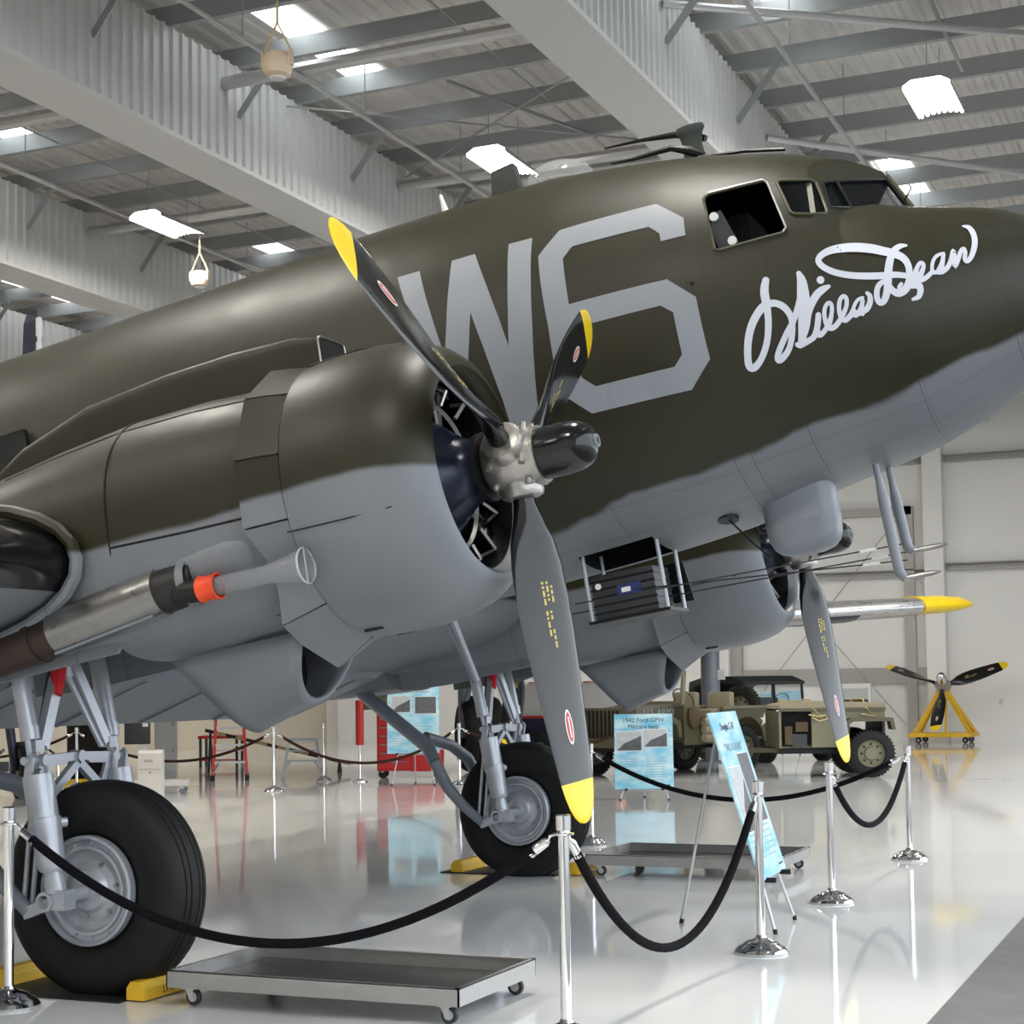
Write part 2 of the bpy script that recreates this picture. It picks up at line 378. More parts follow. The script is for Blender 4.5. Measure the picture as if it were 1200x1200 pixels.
# skylights: translucent strips let into the deck between purlins
for x in (-17.2, -11.2, -5.27, .6, 6.6):
    for y0 in (-11.6, -2.1, 7.0, 16.6, 26.0):
        for dy in (0, 1.55):
            MB().box((x, y0+.7+dy, HZ-.045), (.50, 1.3, .012)).build('skylight', 'sky_panel', ceil, sm=0)
# pipes and bracing under the roof
def pipe(name, pts, r, m='steel_light', n=10): return MB().tube(pts, r, n).build(name, m, ceil)
for x in (-10.65, -4.98, .8):
    pipe('sprinkler_pipe', [(x, HY0+.2, 9.2 if x < 0 else 9.0), (x, HY1-.2, 9.2 if x < 0 else 9.0)], .033)
    for k in range(-4, 9):
        pipe('pipe_hanger', [(x, 9.3+3*k, 9.2 if x < 0 else 9.0), (x, 9.3+3*k, 10.0)], .008, 'steel_roof', 6)
for x in (-10.2, -8.4, -3.0):
    pipe('conduit', [(x, HY0+.2, 9.66), (x, HY1-.2, 9.66)], .012, 'steel_roof', 6)
for x0, x1 in ((-12.0, -6.85), (-6.12, -1.05)):
    for y in (7.65, 12.55):
        pipe('strut_tube', [(x0, y, 9.3), (x1, y, 9.3)], .085)
pipe('strut_tube', [(-.34, 7.9, 9.4), (4.7, 11.7, 9.4)], .05); pipe('strut_tube', [(-.34, 12.5, 9.2), (4.7, 17.9, 9.2)], .05)
for a, b in (((-6.6, 13.1), (-1.4, 9.2)), ((-6.6, 8.8), (-1.4, 13.4))):
    pipe('cross_rod', [(a[0], a[1], 9.5), (b[0], b[1], 9.5)], .014, 'steel_roof', 6)
MB().box((-3.9, 11.2, 9.5), (.16, .16, .03)).build('rod_plate', 'steel_light', ceil, sm=0)
MB().bar((-3.9, 9.6, 9.62), (-2.9, 12.6, 9.62), .04, .04).build('unistrut_rail', 'steel_roof', ceil, sm=0)
MB().bar((2.4, 9.0, 9.62), (2.4, 12.2, 9.62), .04, .04).build('unistrut_rail', 'steel_roof', ceil, sm=0)
MB().bar((4.0, 16.0, 9.62), (4.0, 19.2, 9.62), .04, .04).build('unistrut_rail', 'steel_roof', ceil, sm=0)

# high-bay fluorescent lamps
lamp = None
lamps = [(-9.5, 11.25, 'fluorescent high-bay lamp hanging left, between the two white girders'), (-3.6, 10.75, 'fluorescent high-bay lamp hanging just behind the small antenna box on the fuselage'), (2.25, 10.75, 'fluorescent high-bay lamp hanging alone at upper right above the nose')]
for (x, y) in ((-15.4, 11.2), (7.2, 10.8), (-15.4, -1), (-9.5, -1), (-3.6, -1.2), (2.25, -1.2), (-15.4, 23), (-9.5, 23), (-3.6, 23), (2.25, 23), (-9.5, -8.7), (-3.6, -8.7), (2.25, -8.7)):
    lamps.append((x, y, 'fluorescent high-bay lamp elsewhere along the hangar roof'))
for x, y, lb in lamps:
    if lamp is None:
        lamp = thing('high_bay_lamp', lb, 'lamp', (x, y, 8.78), 0, 'high-bay lamps under the roof')
        h = MB(); sec = [(-.29, -.03), (-.29, .02), (-.18, .085), (.18, .085), (.29, .02), (.29, -.03), (.283, -.03), (.283, .015), (.176, .078), (-.176, .078), (-.283, .015), (-.283, -.03)]
        h.prism(sec, (0, 0, 0), (1, 0, 0), (0, 0, 1), 1.22); h.build('housing', 'steel_light', lamp, sm=0)
        for k in range(8):
            u = -.252+k*.072
            MB().tube([(u, -.59, -.0+.045*(1-(u/.29)**2)), (u, .59, .045*(1-(u/.29)**2))], .026, 8).build('tube_light', 'tube_light', lamp)
        for s in (-.5, .5): MB().tube([(0, s, .085), (0, s, .84)], .006, 5).build('suspension_cable', 'steel_roof', lamp)
        ld = bpy.data.lights.new('lamp_light', 'AREA'); ld.shape = 'RECTANGLE'; ld.size = .55; ld.size_y = 1.15; ld.energy = 150; ld.color = (1, .95, .87)
        lo = bpy.data.objects.new('lamp_light', ld); COL.objects.link(lo); lo.parent = lamp; lo.location = (0, 0, -.05)
    else: dup(lamp, (x, y, 8.78), 0, lb)
# beige pots hung in yellow harness
def pot(loc, top, label):
    t = thing('hanging_beacon', label, 'beacon', loc, 0, 'hanging beige beacons')
    MB().lathe([(-.17, .02), (-.165, .10), (-.13, .155), (-.04, .185), (.05, .185), (.12, .155), (.14, .12), (.14, .0)], n=24).build('bowl', 'beige', t)
    MB().lathe([(-.165, .10), (-.18, .09), (-.185, .01)], n=20).build('lens', 'white', t)
    for s in (-1, 1):
        MB().box((s*.19, 0, .06), (.035, .09, .2)).build('bracket', 'beige', t, bevel=.006)
        MB().bar((s*.19, 0, .15), (0, 0, .52), .03, .012).build('harness_strap', 'strap', t, sm=0)
    MB().bar((0, 0, .51), (0, 0, .78), .03, .012).build('harness_strap', 'strap', t, sm=0)
    MB().tube([(0, 0, .78), (0, 0, top-loc[2])], .006, 5).build('suspension_cable', 'steel_roof', t)
    t.scale = (.82, .82, .82)
    return t
pot((-3.1, 3.98, 7.8), 10.25, 'large beige hanging beacon in yellow harness near the top edge')
pot((-9.5, 12.1, 8.13), 10.4, 'small beige hanging beacon dangling below the left ceiling lamp')
W_OUT=[[-1.2783,2.6102],[-1.124,2.6125],[-1.0538,2.8599],[-0.987,3.1154],[-0.9525,2.9625],[-0.9175,2.738],[-0.903,2.6097],[-0.7474,2.6095],[-0.6737,2.8084],[-0.6148,2.9899],[-0.5764,3.1509],[-0.5492,2.9753],[-0.5332,2.8004],[-0.5247,2.6077],[-0.3721,2.605],[-0.3892,2.8618],[-0.4113,3.0794],[-0.4454,3.295],[-0.4775,3.4793],[-0.5097,3.5871],[-0.6678,3.5558],[-0.6791,3.3988],[-0.7027,3.2708],[-0.7386,3.11],[-0.7886,2.9317],[-0.8183,3.0691],[-0.8491,3.1893],[-0.8706,3.3004],[-0.9288,3.5309],[-1.0727,3.5294],[-1.078,3.386],[-1.1171,3.155],[-1.1868,2.8685]]
SIX_OUT=[[-0.334,2.7245],[-0.2,2.5935],[0.3838,2.5255],[0.5419,2.6405],[0.5465,2.7498],[0.4044,2.7698],[0.3991,2.7216],[0.3377,2.6725],[-0.123,2.71],[-0.1825,2.7686],[-0.1731,3.0164],[0.4145,2.983],[0.56,3.0953],[0.5689,3.4192],[0.4261,3.5539],[-0.1711,3.5612],[-0.3253,3.4324],[-0.3211,3.297],[-0.3168,3.0989],[-0.3305,2.855]]
SIX_IN=[[-0.1677,3.1393],[0.3548,3.1128],[0.4196,3.1573],[0.4217,3.3724],[0.3648,3.4255],[-0.108,3.4384],[-0.177,3.3824]]
